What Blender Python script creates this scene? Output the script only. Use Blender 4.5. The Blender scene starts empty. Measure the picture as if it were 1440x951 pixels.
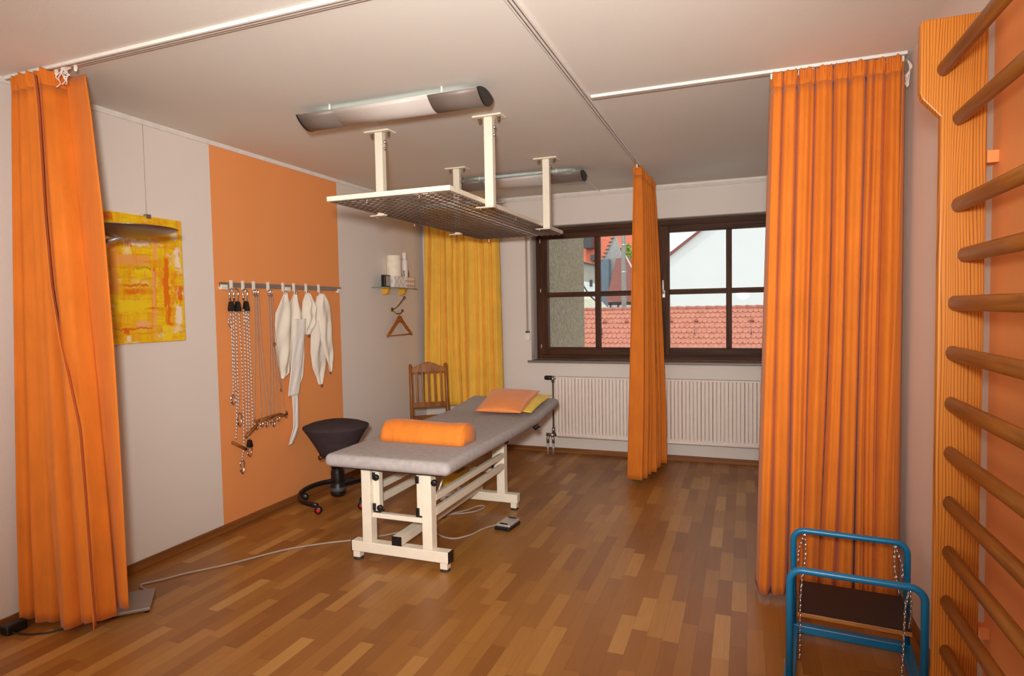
import bpy, bmesh, math, random
from mathutils import Vector, Matrix
R_ = math.radians
PI = math.pi
sc = bpy.context.scene
COL = sc.collection
H = 2.55            # ceiling height
W = 3.9055          # right wall
YF = -7.2           # wall behind the camera

# ------------------------------------------------------------------ materials
def lin(c):
    def f(v):
        v /= 255.0
        return v / 12.92 if v <= 0.04045 else ((v + 0.055) / 1.055) ** 2.4
    return (f(c[0]), f(c[1]), f(c[2]), 1.0)

class NT:
    def __init__(s, name):
        s.m = bpy.data.materials.new(name); s.m.use_nodes = True
        s.t = s.m.node_tree; s.b = s.t.nodes['Principled BSDF']
        s.out = s.t.nodes['Material Output']
    def n(s, typ, **kw):
        nd = s.t.nodes.new(typ)
        for k, v in kw.items(): setattr(nd, k, v)
        return nd
    def l(s, a, b): s.t.links.new(a, b)
    def coord(s, scale=(1, 1, 1), rot=(0, 0, 0), kind='Object'):
        tc = s.n('ShaderNodeTexCoord'); mp = s.n('ShaderNodeMapping')
        mp.inputs['Scale'].default_value = scale; mp.inputs['Rotation'].default_value = rot
        s.l(tc.outputs[kind], mp.inputs['Vector']); return mp.outputs['Vector']
    def noise(s, vec, scale, detail=3, rough=.55, dist=0):
        nd = s.n('ShaderNodeTexNoise'); nd.inputs['Scale'].default_value = scale
        nd.inputs['Detail'].default_value = detail; nd.inputs['Roughness'].default_value = rough
        nd.inputs['Distortion'].default_value = dist
        s.l(vec, nd.inputs['Vector']); return nd.outputs['Fac']
    def ramp(s, fac, stops):
        nd = s.n('ShaderNodeValToRGB'); cr = nd.color_ramp
        while len(cr.elements) < len(stops): cr.elements.new(.5)
        for e, (p, c) in zip(cr.elements, stops): e.position = p; e.color = c
        s.l(fac, nd.inputs['Fac']); return nd.outputs['Color']
    def math(s, op, a, b=None, c=None):
        nd = s.n('ShaderNodeMath', operation=op)
        for i, v in enumerate((a, b, c)):
            if v is None: continue
            if isinstance(v, (int, float)): nd.inputs[i].default_value = v
            else: s.l(v, nd.inputs[i])
        return nd.outputs[0]
    def mix(s, fac, a, b, blend='MIX'):
        nd = s.n('ShaderNodeMix', data_type='RGBA', blend_type=blend)
        for i, v in ((0, fac), (6, a), (7, b)):
            if isinstance(v, (int, float)): nd.inputs[i].default_value = v
            elif isinstance(v, tuple): nd.inputs[i].default_value = v
            else: s.l(v, nd.inputs[i])
        return nd.outputs[2]
    def bump(s, h, strength, dist=.002):
        nd = s.n('ShaderNodeBump'); nd.inputs['Strength'].default_value = strength
        nd.inputs['Distance'].default_value = dist
        s.l(h, nd.inputs['Height']); s.l(nd.outputs['Normal'], s.b.inputs['Normal'])
    def color(s, v):
        if isinstance(v, tuple): s.b.inputs['Base Color'].default_value = v
        else: s.l(v, s.b.inputs['Base Color'])
    def rm(s, rough, metal=0, spec=.5):
        s.b.inputs['Roughness'].default_value = rough
        s.b.inputs['Metallic'].default_value = metal
        s.b.inputs['Specular IOR Level'].default_value = spec

def mul(c, k): return (min(1, c[0]*k), min(1, c[1]*k), min(1, c[2]*k), 1)

def plain(name, rgb, rough=.5, metal=0, var=.06, scale=18, bump=0, bscale=200, spec=.5, stretch=(1, 1, 1)):
    t = NT(name); c = lin(rgb); v = t.coord(stretch)
    f = t.noise(v, scale)
    t.color(t.ramp(f, [(.3, mul(c, 1-var)), (.7, mul(c, 1+var))]))
    t.rm(rough, metal, spec)
    if bump: t.bump(t.noise(v, bscale, 2), bump)
    return t.m

def wood(name, dark, light, axis='z', rough=.4, across=55, along=1.6, spec=.4):
    t = NT(name)
    s = {'x': (along, across, across), 'y': (across, along, across), 'z': (across, across, along)}[axis]
    v = t.coord(s)
    f = t.noise(v, 1.0, 4, .6, .6)
    g = t.noise(t.coord(tuple(k*4 for k in s)), 1.0, 2)
    c = t.ramp(f, [(.32, lin(dark)), (.62, lin(light))])
    c2 = t.mix(t.math('MULTIPLY', g, .35), c, lin(dark))
    t.color(c2); t.rm(rough, 0, spec); t.bump(f, .15, .001)
    return t.m

def pine(name, dark, light):
    """vertical pine board: dark grain lines close together, opening out into a cathedral figure"""
    t = NT(name)
    tc = t.n('ShaderNodeTexCoord'); sp = t.n('ShaderNodeSeparateXYZ'); t.l(tc.outputs['Object'], sp.inputs[0])
    X, Y, Z = sp.outputs
    slow = t.noise(t.coord((9, 9, .75)), 1.0, 2)
    ph = t.math('ADD', t.math('MULTIPLY', X, 880), t.math('MULTIPLY', slow, 52))
    sn = t.math('SINE', ph)
    fine = t.noise(t.coord((160, 160, 3)), 1.0, 3)
    f = t.math('ADD', t.math('MULTIPLY', t.math('ADD', sn, 1), .36), t.math('MULTIPLY', fine, .4))
    t.color(t.ramp(f, [(.25, lin(light)), (.68, mul(lin(light), .92)), (1.0, lin(dark))]))
    t.rm(.38, 0, .4); return t.m

def parquet():
    t = NT('parquet_floor')
    tc = t.n('ShaderNodeTexCoord'); sp = t.n('ShaderNodeSeparateXYZ'); t.l(tc.outputs['Object'], sp.inputs[0])
    X, Y, Z = sp.outputs
    wv = .0685
    u = t.math('DIVIDE', X, wv); row = t.math('FLOOR', u); fu = t.math('FRACT', u)
    wn = t.n('ShaderNodeTexWhiteNoise', noise_dimensions='1D'); t.l(row, wn.inputs['W'])
    ln = t.math('ADD', .30, t.math('MULTIPLY', wn.outputs['Value'], .16))
    wn2 = t.n('ShaderNodeTexWhiteNoise', noise_dimensions='1D'); t.l(t.math('ADD', row, 77.3), wn2.inputs['W'])
    vv = t.math('ADD', t.math('DIVIDE', Y, ln), t.math('MULTIPLY', wn2.outputs['Value'], 9.0))
    cl = t.math('FLOOR', vv); fv = t.math('FRACT', vv)
    cb = t.n('ShaderNodeCombineXYZ'); t.l(row, cb.inputs[0]); t.l(cl, cb.inputs[1])
    w3 = t.n('ShaderNodeTexWhiteNoise', noise_dimensions='3D'); t.l(cb.outputs[0], w3.inputs['Vector'])
    rnd = w3.outputs['Value']
    gv = t.n('ShaderNodeVectorMath', operation='ADD'); t.l(t.coord((70, 5, 1)), gv.inputs[0])
    sc3 = t.n('ShaderNodeVectorMath', operation='SCALE'); t.l(cb.outputs[0], sc3.inputs[0]); sc3.inputs['Scale'].default_value = 13.7
    t.l(sc3.outputs[0], gv.inputs[1])
    grain = t.noise(gv.outputs[0], 1.0, 4, .6, .8)
    base = t.ramp(rnd, [(0, lin((140, 88, 36))), (.3, lin((155, 101, 44))), (.65, lin((167, 113, 51))), (.88, lin((180, 126, 60))), (1, lin((198, 147, 80)))])
    c = t.mix(t.math('MULTIPLY', grain, .42), base, mul(lin((124, 74, 34)), 1), 'MIX')
    e1 = t.math('LESS_THAN', fu, .02); e2 = t.math('LESS_THAN', fv, .005)
    c = t.mix(t.math('MULTIPLY', t.math('MAXIMUM', e1, e2), .45), c, lin((60, 32, 14)))
    t.color(c); t.rm(.33, 0, .5)
    t.l(t.math('ADD', .31, t.math('MULTIPLY', grain, .14)), t.b.inputs['Roughness'])
    return t.m

def wallpaper(name, rgb, rough=.85):
    t = NT(name); c = lin(rgb)
    f = t.noise(t.coord(), 1.2, 2)
    t.color(t.ramp(f, [(.3, mul(c, .975)), (.7, mul(c, 1.02))])); t.rm(rough, 0, .25)
    t.bump(t.noise(t.coord((1, 1, .35)), 140, 3), .25, .002); return t.m

def cloth(name, rgb, var=.12, spec=.15, trans=0.0):
    t = NT(name); c = lin(rgb)
    f = t.noise(t.coord((1, 1, .15)), 26, 4, .65)
    g = t.noise(t.coord((1, 1, 1)), 5, 3)
    k = t.math('ADD', t.math('MULTIPLY', f, .6), t.math('MULTIPLY', g, .4))
    t.color(t.ramp(k, [(.35, mul(c, 1-var)), (.65, mul(c, 1+var))]))
    t.rm(.72, 0, spec)
    t.b.inputs['Sheen Weight'].default_value = .12
    t.bump(t.noise(t.coord((1, 1, .3)), 420, 2), .12, .001)
    if trans:
        tr = t.n('ShaderNodeBsdfTranslucent'); tr.inputs['Color'].default_value = c
        mx = t.n('ShaderNodeMixShader'); mx.inputs[0].default_value = trans
        t.l(t.b.outputs[0], mx.inputs[1]); t.l(tr.outputs[0], mx.inputs[2]); t.l(mx.outputs[0], t.out.inputs[0])
    return t.m

def speckled(name, a, b, period):
    t = NT(name)
    tc = t.n('ShaderNodeTexCoord'); sp = t.n('ShaderNodeSeparateXYZ'); t.l(tc.outputs['Object'], sp.inputs[0])
    ph = t.math('ADD', t.math('MULTIPLY', sp.outputs[2], 1/period), t.math('MULTIPLY', sp.outputs[1], 60))
    fr = t.math('FRACT', ph)
    t.color(t.mix(t.math('LESS_THAN', fr, .42), lin(a), lin(b))); t.rm(.8, 0, .2); return t.m

def checks(name, a, b, sx, sz, diamond=False):
    t = NT(name)
    ck = t.n('ShaderNodeTexChecker'); ck.inputs['Scale'].default_value = 1.0
    ck.inputs['Color1'].default_value = lin(a); ck.inputs['Color2'].default_value = lin(b)
    t.l(t.coord((sx, sx, sz), (R_(45), 0, 0) if diamond else (0, 0, 0)), ck.inputs['Vector'])
    t.color(ck.outputs['Color']); t.rm(.6); return t.m

STROKES = [((224, 104, 14), .745, .825, .31, .97), ((226, 110, 24), .625, .665, .39, .72), ((238, 166, 100), .60, .655, .42, .98), ((238, 166, 100), .635, .70, .08, .34),
    ((226, 104, 18), .27, .54, .57, .625), ((212, 90, 22), .08, .58, .535, .565), ((238, 160, 84), .16, .60, .31, .40), ((240, 224, 196), .30, .60, .19, .25),
    ((206, 84, 20), .32, .40, .20, .27), ((206, 84, 20), .435, .45, .20, .43), ((240, 208, 20), .36, .62, .425, .48), ((160, 126, 34), .40, .62, .40, .425),
    ((240, 226, 204), .89, .98, .22, .42), ((212, 80, 20), .93, .97, .26, .31), ((206, 84, 20), .90, .97, .39, .41), ((240, 224, 200), .87, .97, .70, .86),
    ((222, 96, 20), .91, .985, .54, .66), ((240, 222, 190), .84, .95, .10, .17), ((238, 176, 110), .40, .58, .82, .90), ((212, 92, 22), .10, .60, .87, .895),
    ((214, 92, 20), .26, .34, .87, .93), ((240, 222, 190), .08, .17, .18, .27), ((238, 208, 40), .70, .84, .86, .99), ((150, 130, 30), .675, .70, .87, .97),
    ((224, 110, 18), .02, .22, .01, .08), ((224, 116, 24), .50, .75, .05, .095), ((232, 150, 60), .14, .24, .2, .62), ((238, 204, 30), .20, .60, .65, .75),
    ((230, 130, 20), .06, .16, .55, .98), ((236, 222, 180), .28, .34, .93, .99), ((232, 140, 24), .84, .92, .42, .70)]
def painting_mat():
    t = NT('acrylic_paint')
    hz = t.noise(t.coord((1, 4, 26)), 1.0, 5, .65, .4)
    vt = t.noise(t.coord((1, 26, 4)), 1.0, 5, .65, .4)
    pt = t.noise(t.coord((1, 7, 10)), 1.0, 4, .6)
    c = t.ramp(hz, [(.3, lin((222, 128, 12))), (.43, lin((228, 176, 10))), (.56, lin((238, 204, 24))), (.7, lin((234, 160, 24)))])
    c = t.mix(t.math('MULTIPLY', t.math('SUBTRACT', vt, .47), 3.2), c, lin((232, 132, 30)))
    c = t.mix(t.math('MULTIPLY', t.ramp(pt, [(.57, (0, 0, 0, 1)), (.66, (1, 1, 1, 1))]), .6), c, lin((242, 226, 190)))
    tc = t.n('ShaderNodeTexCoord'); sp = t.n('ShaderNodeSeparateXYZ'); t.l(tc.outputs['Object'], sp.inputs[0])
    wy = t.math('ADD', sp.outputs[1], t.math('MULTIPLY', t.math('SUBTRACT', hz, .5), .06))
    wz = t.math('ADD', sp.outputs[2], t.math('MULTIPLY', t.math('SUBTRACT', vt, .5), .07))
    # object origin: y = -3.33, z = 1.28 ; canvas spans y -3.60..-3.052, z 1.284..2.004
    for k, (rgb, u0, u1, v0, v1) in enumerate(STROKES):
        y0, y1 = -.27 + .548*u0, -.27 + .548*u1; z1, z0 = .724 - .72*v0, .724 - .72*v1
        a = t.math('SUBTRACT', (y1-y0)/2, t.math('ABSOLUTE', t.math('SUBTRACT', wy, (y0+y1)/2)))
        b = t.math('SUBTRACT', (z1-z0)/2, t.math('ABSOLUTE', t.math('SUBTRACT', wz, (z0+z1)/2)))
        e = t.math('MULTIPLY', t.math('MINIMUM', a, b), 130)
        streak = vt if (z1-z0) > (y1-y0) else hz
        e = t.math('MULTIPLY', e, t.math('ADD', t.math('MULTIPLY', t.math('SUBTRACT', streak, .42), 5.0), .30))
        nd = t.n('ShaderNodeClamp'); t.l(e, nd.inputs[0]); nd.inputs[2].default_value = .9
        c = t.mix(nd.outputs[0], c, lin(rgb))
    t.color(c); t.rm(.45, 0, .4); t.bump(hz, .4, .003); return t.m

def glass_mat():
    t = NT('window_glass')
    tr = t.n('ShaderNodeBsdfTransparent'); gl = t.n('ShaderNodeBsdfGlossy'); gl.inputs['Roughness'].default_value = .02
    tr.inputs['Color'].default_value = (.96, .98, .97, 1)
    fr = t.n('ShaderNodeFresnel'); fr.inputs['IOR'].default_value = 1.06
    mx = t.n('ShaderNodeMixShader'); t.l(fr.outputs[0], mx.inputs[0]); t.l(tr.outputs[0], mx.inputs[1]); t.l(gl.outputs[0], mx.inputs[2])
    t.l(mx.outputs[0], t.out.inputs[0]); return t.m

def emit(name, rgb, strength):
    t = NT(name); t.color(lin(rgb)); t.b.inputs['Emission Color'].default_value = lin(rgb)
    f = t.noise(t.coord(), 3); t.l(t.math('MULTIPLY', t.math('ADD', t.math('MULTIPLY', f, .05), 1), strength), t.b.inputs['Emission Strength']); return t.m

def pebble(name):
    t = NT(name); v = t.coord()
    vo = t.n('ShaderNodeTexVoronoi'); vo.inputs['Scale'].default_value = 38; t.l(v, vo.inputs['Vector'])
    f = t.noise(v, 2.2, 4)
    c = t.ramp(vo.outputs['Color'], [(0, lin((112, 98, 80))), (1, lin((164, 148, 124)))])
    c = t.mix(t.math('MULTIPLY', f, .5), c, lin((140, 126, 104)))
    t.color(c); t.rm(.9, 0, .2); t.bump(vo.outputs['Distance'], .7, .02); return t.m

MT = {}
MT['white_wall'] = wallpaper('white_wallpaper', (224, 214, 205))
MT['right_wall'] = wallpaper('white_paint', (222, 206, 196))
MT['orange_wall'] = wallpaper('orange_paint', (234, 152, 90))
MT['ceiling'] = wallpaper('ceiling_paint', (225, 220, 211))
MT['floor'] = parquet()
MT['trim_white'] = plain('white_trim', (226, 220, 212), .5)
MT['base'] = wood('baseboard_wood', (104, 60, 26), (150, 94, 44), 'y', .45, 40, 1)
MT['basex'] = wood('baseboard_wood_back', (104, 60, 26), (150, 94, 44), 'x', .45, 40, 1)
MT['curtain'] = cloth('orange_curtain_fabric', (207, 114, 35), .10)
MT['curtain_hem'] = cloth('orange_curtain_edge', (207, 115, 38), .08)
MT['yellow'] = cloth('yellow_curtain_fabric', (244, 190, 74), .10)
MT['alu'] = plain('brushed_aluminium', (176, 164, 154), .42, .75, .05, 40, stretch=(1, 30, 30))
MT['alu_light'] = plain('pale_aluminium', (206, 198, 190), .4, .5, .04)
MT['plastic_white'] = plain('white_plastic', (232, 226, 212), .4)
MT['clear'] = plain('milky_plastic', (226, 214, 206), .3)
MT['cream'] = plain('cream_powder_coat', (236, 226, 206), .38, 0, .03)
MT['chrome'] = plain('chrome', (200, 198, 196), .18, 1, .03)
MT['steel'] = plain('galvanised_steel', (160, 150, 142), .34, .9, .08)
MT['wire'] = plain('wire_steel', (134, 118, 106), .36, .8, .1)
MT['black'] = plain('black_plastic', (22, 20, 20), .4)
MT['rubber'] = plain('dark_rubber', (42, 40, 40), .7)
MT['greyfab'] = plain('grey_terry', (176, 168, 166), .95, 0, .10, 30, .9, 260, .1)
MT['stoolfab'] = plain('charcoal_felt', (66, 56, 58), .9, 0, .12, 14, .4, 300, .15)
MT['red'] = plain('red_plastic', (200, 26, 34), .35)
MT['bolster'] = cloth('orange_velour', (230, 132, 48), .10)
MT['cushion'] = cloth('apricot_satin', (238, 146, 82), .06, .5)
MT['cushion'].node_tree.nodes['Principled BSDF'].inputs['Roughness'].default_value = .42
MT['yellowcush'] = cloth('yellow_cotton', (238, 204, 84), .12)
MT['chair'] = wood('chair_wood', (112, 60, 12), (166, 100, 32), 'z', .36, 30, 2)
MT['pine'] = pine('pine_board', (138, 72, 20), (200, 123, 44))
MT['rung'] = wood('rung_wood', (128, 74, 24), (168, 106, 40), 'y', .36, 60, 3)
MT['handle'] = wood('handle_wood', (124, 72, 26), (166, 104, 44), 'y', .45, 60, 6)
MT['hanger'] = wood('hanger_wood', (142, 80, 30), (184, 110, 48), 'y', .35, 40, 4)
MT['blue'] = plain('blue_powder_coat', (12, 112, 158), .3, 0, .06)
MT['board'] = plain('dark_brown_board', (26, 13, 11), .6)
MT['ply'] = wood('plywood_edge', (142, 86, 40), (182, 122, 62), 'x', .5, 60, 4)
MT['sling'] = cloth('unbleached_canvas', (232, 222, 206), .07)
MT['strap'] = cloth('white_webbing', (240, 234, 226), .04)
MT['rope'] = speckled('speckled_rope', (236, 226, 216), (120, 102, 94), .024)
MT['cord'] = plain('grey_cord', (170, 150, 134), .8)
MT['rail'] = plain('grey_rail', (136, 122, 112), .4, .4)
MT['darkwood'] = wood('dark_window_wood', (46, 23, 10), (92, 53, 26), 'z', .55, across=40, along=1.5, spec=.2)
MT['darkwoodx'] = wood('dark_window_wood_cross', (46, 23, 10), (92, 53, 26), 'x', .55, across=40, along=1.5, spec=.2)
MT['sill'] = plain('stone_sill', (124, 110, 100), .4, 0, .12, 60)
MT['radiator'] = plain('radiator_enamel', (240, 226, 214), .35, 0, .02)
MT['pipe'] = plain('aged_pipe', (120, 98, 84), .45, .5)
MT['glass'] = glass_mat()
MT['shelfglass'] = plain('green_glass_edge', (110, 128, 110), .1, 0, .03, spec=.8)
MT['opal'] = plain('opal_diffuser', (196, 186, 178), .45, 0, .02)
MT['lampmetal'] = plain('satin_lamp_metal', (124, 112, 104), .5, .15, .03)
MT['tube'] = emit('lit_tube', (226, 246, 238), 1.6)
MT['dish'] = plain('bronzed_metal', (128, 108, 92), .32, .8, .06)
MT['greyplate'] = plain('grey_lacquer', (150, 136, 128), .35, .3)
MT['canvas'] = painting_mat()
MT['yellowbox'] = plain('yellow_card', (226, 176, 40), .5, 0, .08)
MT['tissue_a'] = checks('grey_white_pattern', (246, 238, 232), (224, 218, 212), 26, 26)
MT['tissue_b'] = checks('brown_white_diamonds', (244, 234, 226), (200, 170, 150), 40, 32, True)
MT['paper'] = plain('cream_paper', (244, 232, 212), .8)
MT['bottle'] = plain('white_bottle', (240, 232, 230), .3)
MT['brownglass'] = plain('brown_glass', (124, 92, 44), .15)
MT['figure'] = checks('painted_china', (236, 224, 214), (96, 74, 66), 70, 70)
MT['photo'] = checks('grey_print', (196, 186, 178), (150, 126, 116), 60, 50)
MT['yellowplastic'] = plain('yellow_bracket', (232, 174, 48), .45)
MT['brass'] = plain('aged_brass', (134, 98, 56), .35, .8)
# outside
MT['pebble'] = pebble('pebbledash')
MT['tile'] = plain('clay_roof_tile', (206, 134, 112), .8, 0, .16, 7)
MT['tile2'] = plain('clay_ridge_tile', (190, 120, 100), .8, 0, .14, 7)
MT['render'] = plain('white_render', (238, 238, 236), .9, 0, .015, 1)
MT['farroof'] = plain('red_roof', (228, 124, 96), .85, 0, .06, 2)
MT['brownroof'] = plain('brown_roof', (146, 92, 84), .85, 0, .1, 3)
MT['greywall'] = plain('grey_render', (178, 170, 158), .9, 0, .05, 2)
MT['bluewall'] = plain('blue_grey_slate', (118, 134, 146), .8, 0, .08, 4)
MT['oldstone'] = plain('old_stone', (182, 180, 176), .9, 0, .14, 5)
MT['creamwall'] = plain('cream_render', (228, 222, 196), .9, 0, .03, 2)
MT['leaf'] = plain('leaf_green', (128, 160, 60), .7, 0, .3, 6)
MT['bark'] = plain('bark', (92, 74, 56), .9, 0, .2, 12)
MT['darkgrey'] = plain('dark_grey_metal', (84, 82, 82), .5, .2)

# ------------------------------------------------------------------ mesh builder
ORG = {}
class MB:
    def __init__(s, T=None):
        s.bm = bmesh.new(); s.T = T or Matrix.Identity(4); s.mi = 0
    def v(s, p): return s.bm.verts.new(s.T @ Vector(p))
    def f(s, vs, smooth=False):
        try:
            fc = s.bm.faces.new(vs); fc.material_index = s.mi; fc.smooth = smooth; return fc
        except ValueError: return None
    def box(s, a, b, M=None):
        x0, y0, z0 = [min(p, q) for p, q in zip(a, b)]; x1, y1, z1 = [max(p, q) for p, q in zip(a, b)]
        P = [(x0,y0,z0),(x1,y0,z0),(x1,y1,z0),(x0,y1,z0),(x0,y0,z1),(x1,y0,z1),(x1,y1,z1),(x0,y1,z1)]
        if M: P = [M @ Vector(p) for p in P]
        V = [s.v(p) for p in P]
        for q in ((3,2,1,0),(4,5,6,7),(0,1,5,4),(1,2,6,5),(2,3,7,6),(3,0,4,7)): s.f([V[i] for i in q])
        return s
    def bar(s, a, b, w, h, up=(0, 0, 1)):
        a, b = Vector(a), Vector(b); d = (b-a); L = d.length; d.normalize()
        up = Vector(up)
        if abs(d.dot(up)) > .98: up = Vector((0, 1, 0))
        r = d.cross(up).normalized(); u = r.cross(d).normalized()
        M = Matrix((( r.x, u.x, d.x, a.x), (r.y, u.y, d.y, a.y), (r.z, u.z, d.z, a.z), (0, 0, 0, 1)))
        return s.box((-w/2, -h/2, 0), (w/2, h/2, L), M)
    def tube(s, pts, r, n=8, closed=False, caps=True, rx=None):
        pts = [Vector(p) for p in pts]; N = len(pts); rings = []
        t0 = (pts[1]-pts[0]).normalized()
        up = Vector((0, 0, 1)) if abs(t0.z) < .9 else Vector((0, 1, 0))
        prev = (up - t0*up.dot(t0)).normalized()
        for i, p in enumerate(pts):
            if closed: t = (pts[(i+1) % N] - pts[i-1]).normalized()
            elif i == 0: t = (pts[1]-pts[0]).normalized()
            elif i == N-1: t = (pts[-1]-pts[-2]).normalized()
            else: t = (pts[i+1]-pts[i-1]).normalized()
            u = (prev - t*prev.dot(t))
            u = u.normalized() if u.length > 1e-6 else prev
            prev = u; w = t.cross(u)
            rr = r[i] if isinstance(r, (list, tuple)) else r
            rings.append([s.v(p + u*(math.cos(2*PI*k/n)*rr) + w*(math.sin(2*PI*k/n)*(rx or rr))) for k in range(n)])
        for i in range(N if closed else N-1):
            A, B = rings[i], rings[(i+1) % N]
            for k in range(n): s.f([A[k], A[(k+1) % n], B[(k+1) % n], B[k]], True)
        if caps and not closed:
            s.f(list(reversed(rings[0]))); s.f(rings[-1])
        return s
    def lathe(s, prof, n=32, c=(0, 0, 0), M=None):
        c = Vector(c); rings = []
        def tr(p): return (M @ Vector(p)) if M else Vector(p) + c
        for r, z in prof:
            if r < 1e-6: rings.append([s.v(tr((0, 0, z)))])
            else: rings.append([s.v(tr((r*math.cos(2*PI*k/n), r*math.sin(2*PI*k/n), z))) for k in range(n)])
        for A, B in zip(rings, rings[1:]):
            for k in range(n):
                j = (k+1) % n
                if len(A) == 1 and len(B) == 1: continue
                if len(A) == 1: s.f([A[0], B[j], B[k]], True)
                elif len(B) == 1: s.f([A[k], A[j], B[0]], True)
                else: s.f([A[k], A[j], B[j], B[k]], True)
        return s
    def prism(s, poly, ax, a, b):
        """extrude a 2D polygon: ax='y' -> poly is (x,z); ax='x' -> (y,z); ax='z' -> (x,y)"""
        def P(p, t): return {'y': (p[0], t, p[1]), 'x': (t, p[0], p[1]), 'z': (p[0], p[1], t)}[ax]
        A = [s.v(P(p, a)) for p in poly]; B = [s.v(P(p, b)) for p in poly]
        s.f(A); s.f(list(reversed(B)))
        for i in range(len(poly)):
            j = (i+1) % len(poly); s.f([A[j], A[i], B[i], B[j]])
        return s
    def grid(s, fn, nu, nv, smooth=True, closed_u=False):
        V = [[s.v(fn(i/nu, j/nv)) for i in range(nu if closed_u else nu+1)] for j in range(nv+1)]
        n = nu
        for j in range(nv):
            for i in range(n):
                k = (i+1) % nu if closed_u else i+1
                s.f([V[j][i], V[j][k], V[j+1][k], V[j+1][i]], smooth)
        return s
    def ball(s, c, r, n=10, sq=(1, 1, 1)):
        c = Vector(c)
        pr = [(max(0, math.sin(PI*i/n)), -math.cos(PI*i/n)) for i in range(n+1)]
        pr[0] = (0, -1); pr[-1] = (0, 1)
        M = Matrix.Translation(c) @ Matrix.Diagonal((r*sq[0], r*sq[1], r*sq[2], 1))
        return s.lathe(pr, n+4, M=M)
    def build(s, name, mats, parent=None, bevel=0, seg=2, solid=0, subsurf=0, smooth=False, normals=True):
        if normals: bmesh.ops.recalc_face_normals(s.bm, faces=s.bm.faces[:])
        me = bpy.data.meshes.new(name)
        if parent is not None:
            off = ORG[parent.name]
            for vv in s.bm.verts: vv.co -= off
        if smooth:
            for fc in s.bm.faces: fc.smooth = True
        s.bm.to_mesh(me); s.bm.free()
        for m in (mats if isinstance(mats, (list, tuple)) else [mats]): me.materials.append(m)
        o = bpy.data.objects.new(name, me); COL.objects.link(o)
        if parent is not None:
            o.parent = parent; ORG[o.name] = ORG[parent.name]
        else: ORG[o.name] = Vector((0, 0, 0))
        if solid:
            md = o.modifiers.new('Solid', 'SOLIDIFY'); md.thickness = solid; md.offset = 0
        if bevel:
            md = o.modifiers.new('Bevel', 'BEVEL'); md.width = bevel; md.segments = seg
            md.limit_method = 'ANGLE'; md.angle_limit = R_(40)
        if subsurf:
            md = o.modifiers.new('Sub', 'SUBSURF'); md.levels = subsurf; md.render_levels = subsurf
        return o

def thing(name, label, cat, loc=(0, 0, 0), group=None):
    o = bpy.data.objects.new(name, None); COL.objects.link(o); o.location = loc
    o.empty_display_size = .1
    ORG[o.name] = Vector(loc)
    tag(o, label, cat, group); return o
def tag(o, label, cat, group=None):
    o['label'] = label; o['category'] = cat
    if group: o['group'] = group
    return o
def centre_origin(o):
    """single-mesh thing: move its origin to the centre of its base"""
    me = o.data; xs = [v.co for v in me.vertices]
    c = Vector(((min(p.x for p in xs)+max(p.x for p in xs))/2, (min(p.y for p in xs)+max(p.y for p in xs))/2, min(p.z for p in xs)))
    for v in me.vertices: v.co -= c
    o.location = c; ORG[o.name] = c
    return o
def struct(o): o['kind'] = 'structure'; return o
def dup(root, loc, label, group=None):
    r = root.copy(); COL.objects.link(r); r.location = loc; r['label'] = label
    if group: r['group'] = group
    for ch in list(root.children):
        c = ch.copy(); COL.objects.link(c); c.parent = r
        for g in ch.children:
            d = g.copy(); COL.objects.link(d); d.parent = c
    return r
def lerp(a, b, t): return a + (b-a)*t
def pw(pts, t):
    """piecewise linear over list of (t, value...)"""
    if t <= pts[0][0]: return pts[0][1:]
    for a, b in zip(pts, pts[1:]):
        if t <= b[0]:
            k = (t-a[0])/(b[0]-a[0]); return tuple(lerp(p, q, k) for p, q in zip(a[1:], b[1:]))
    return pts[-1][1:]
def smooth_path(pts, n=6):
    P = [Vector(p) for p in pts]; out = []
    for i in range(len(P)-1):
        p0 = P[max(0, i-1)]; p1 = P[i]; p2 = P[i+1]; p3 = P[min(len(P)-1, i+2)]
        for k in range(n):
            t = k/n
            out.append(.5*((2*p1)+(p2-p0)*t+(2*p0-5*p1+4*p2-p3)*t*t+(3*p1-p0-3*p2+p3)*t**3))
    out.append(P[-1]); return out

# ------------------------------------------------------------------ the room
m = MB(); m.box((-.2, YF-.2, -.12), (W+.2, .36, 0)); struct(m.build('floor', MT['floor']))
m = MB(); m.box((-.2, YF-.2, H), (W+.2, .36, H+.15)); struct(m.build('ceiling', MT['ceiling']))
PY0, PY1 = -2.799, -1.478
m = MB()
m.box((-.2, YF, 0), (0, PY0, H)); m.box((-.2, PY1, 0), (0, 0, H)); m.mi = 1; m.box((-.2, PY0, 0), (0, PY1, H))
struct(m.build('wall_left', [MT['white_wall'], MT['orange_wall']]))
m = MB(); m.box((W, -3.61, 0), (W+.2, .36, H)); m.mi = 1; m.box((W, YF, 0), (W+.2, -3.61, H))
struct(m.build('wall_right', [MT['right_wall'], MT['orange_wall']]))
m = MB(); m.box((-.2, YF-.2, 0), (W+.2, YF, H)); struct(m.build('wall_front', MT['white_wall']))
WX0, WX1, WZ0, WZ1 = 1.203, 3.66, .92, 2.252
m = MB()
m.box((-.2, 0, 0), (WX0, .36, H)); m.box((WX1, 0, 0), (W, .36, H))
m.box((WX0, 0, 0), (WX1, .36, WZ0-.022)); m.box((WX0, 0, WZ1), (WX1, .36, H))
struct(m.build('wall_back', MT['white_wall']))
m = MB(); m.box((3.884, -2.478, 0), (W, -2.41, 1.912)); m.box((3.884, -1.60, 0), (W, -1.532, 1.912)); m.box((3.884, -2.41, 1.845), (W, -1.60, 1.912)); m.mi = 1; m.box((3.893, -2.41, 0), (W, -1.60, 1.845))
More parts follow.
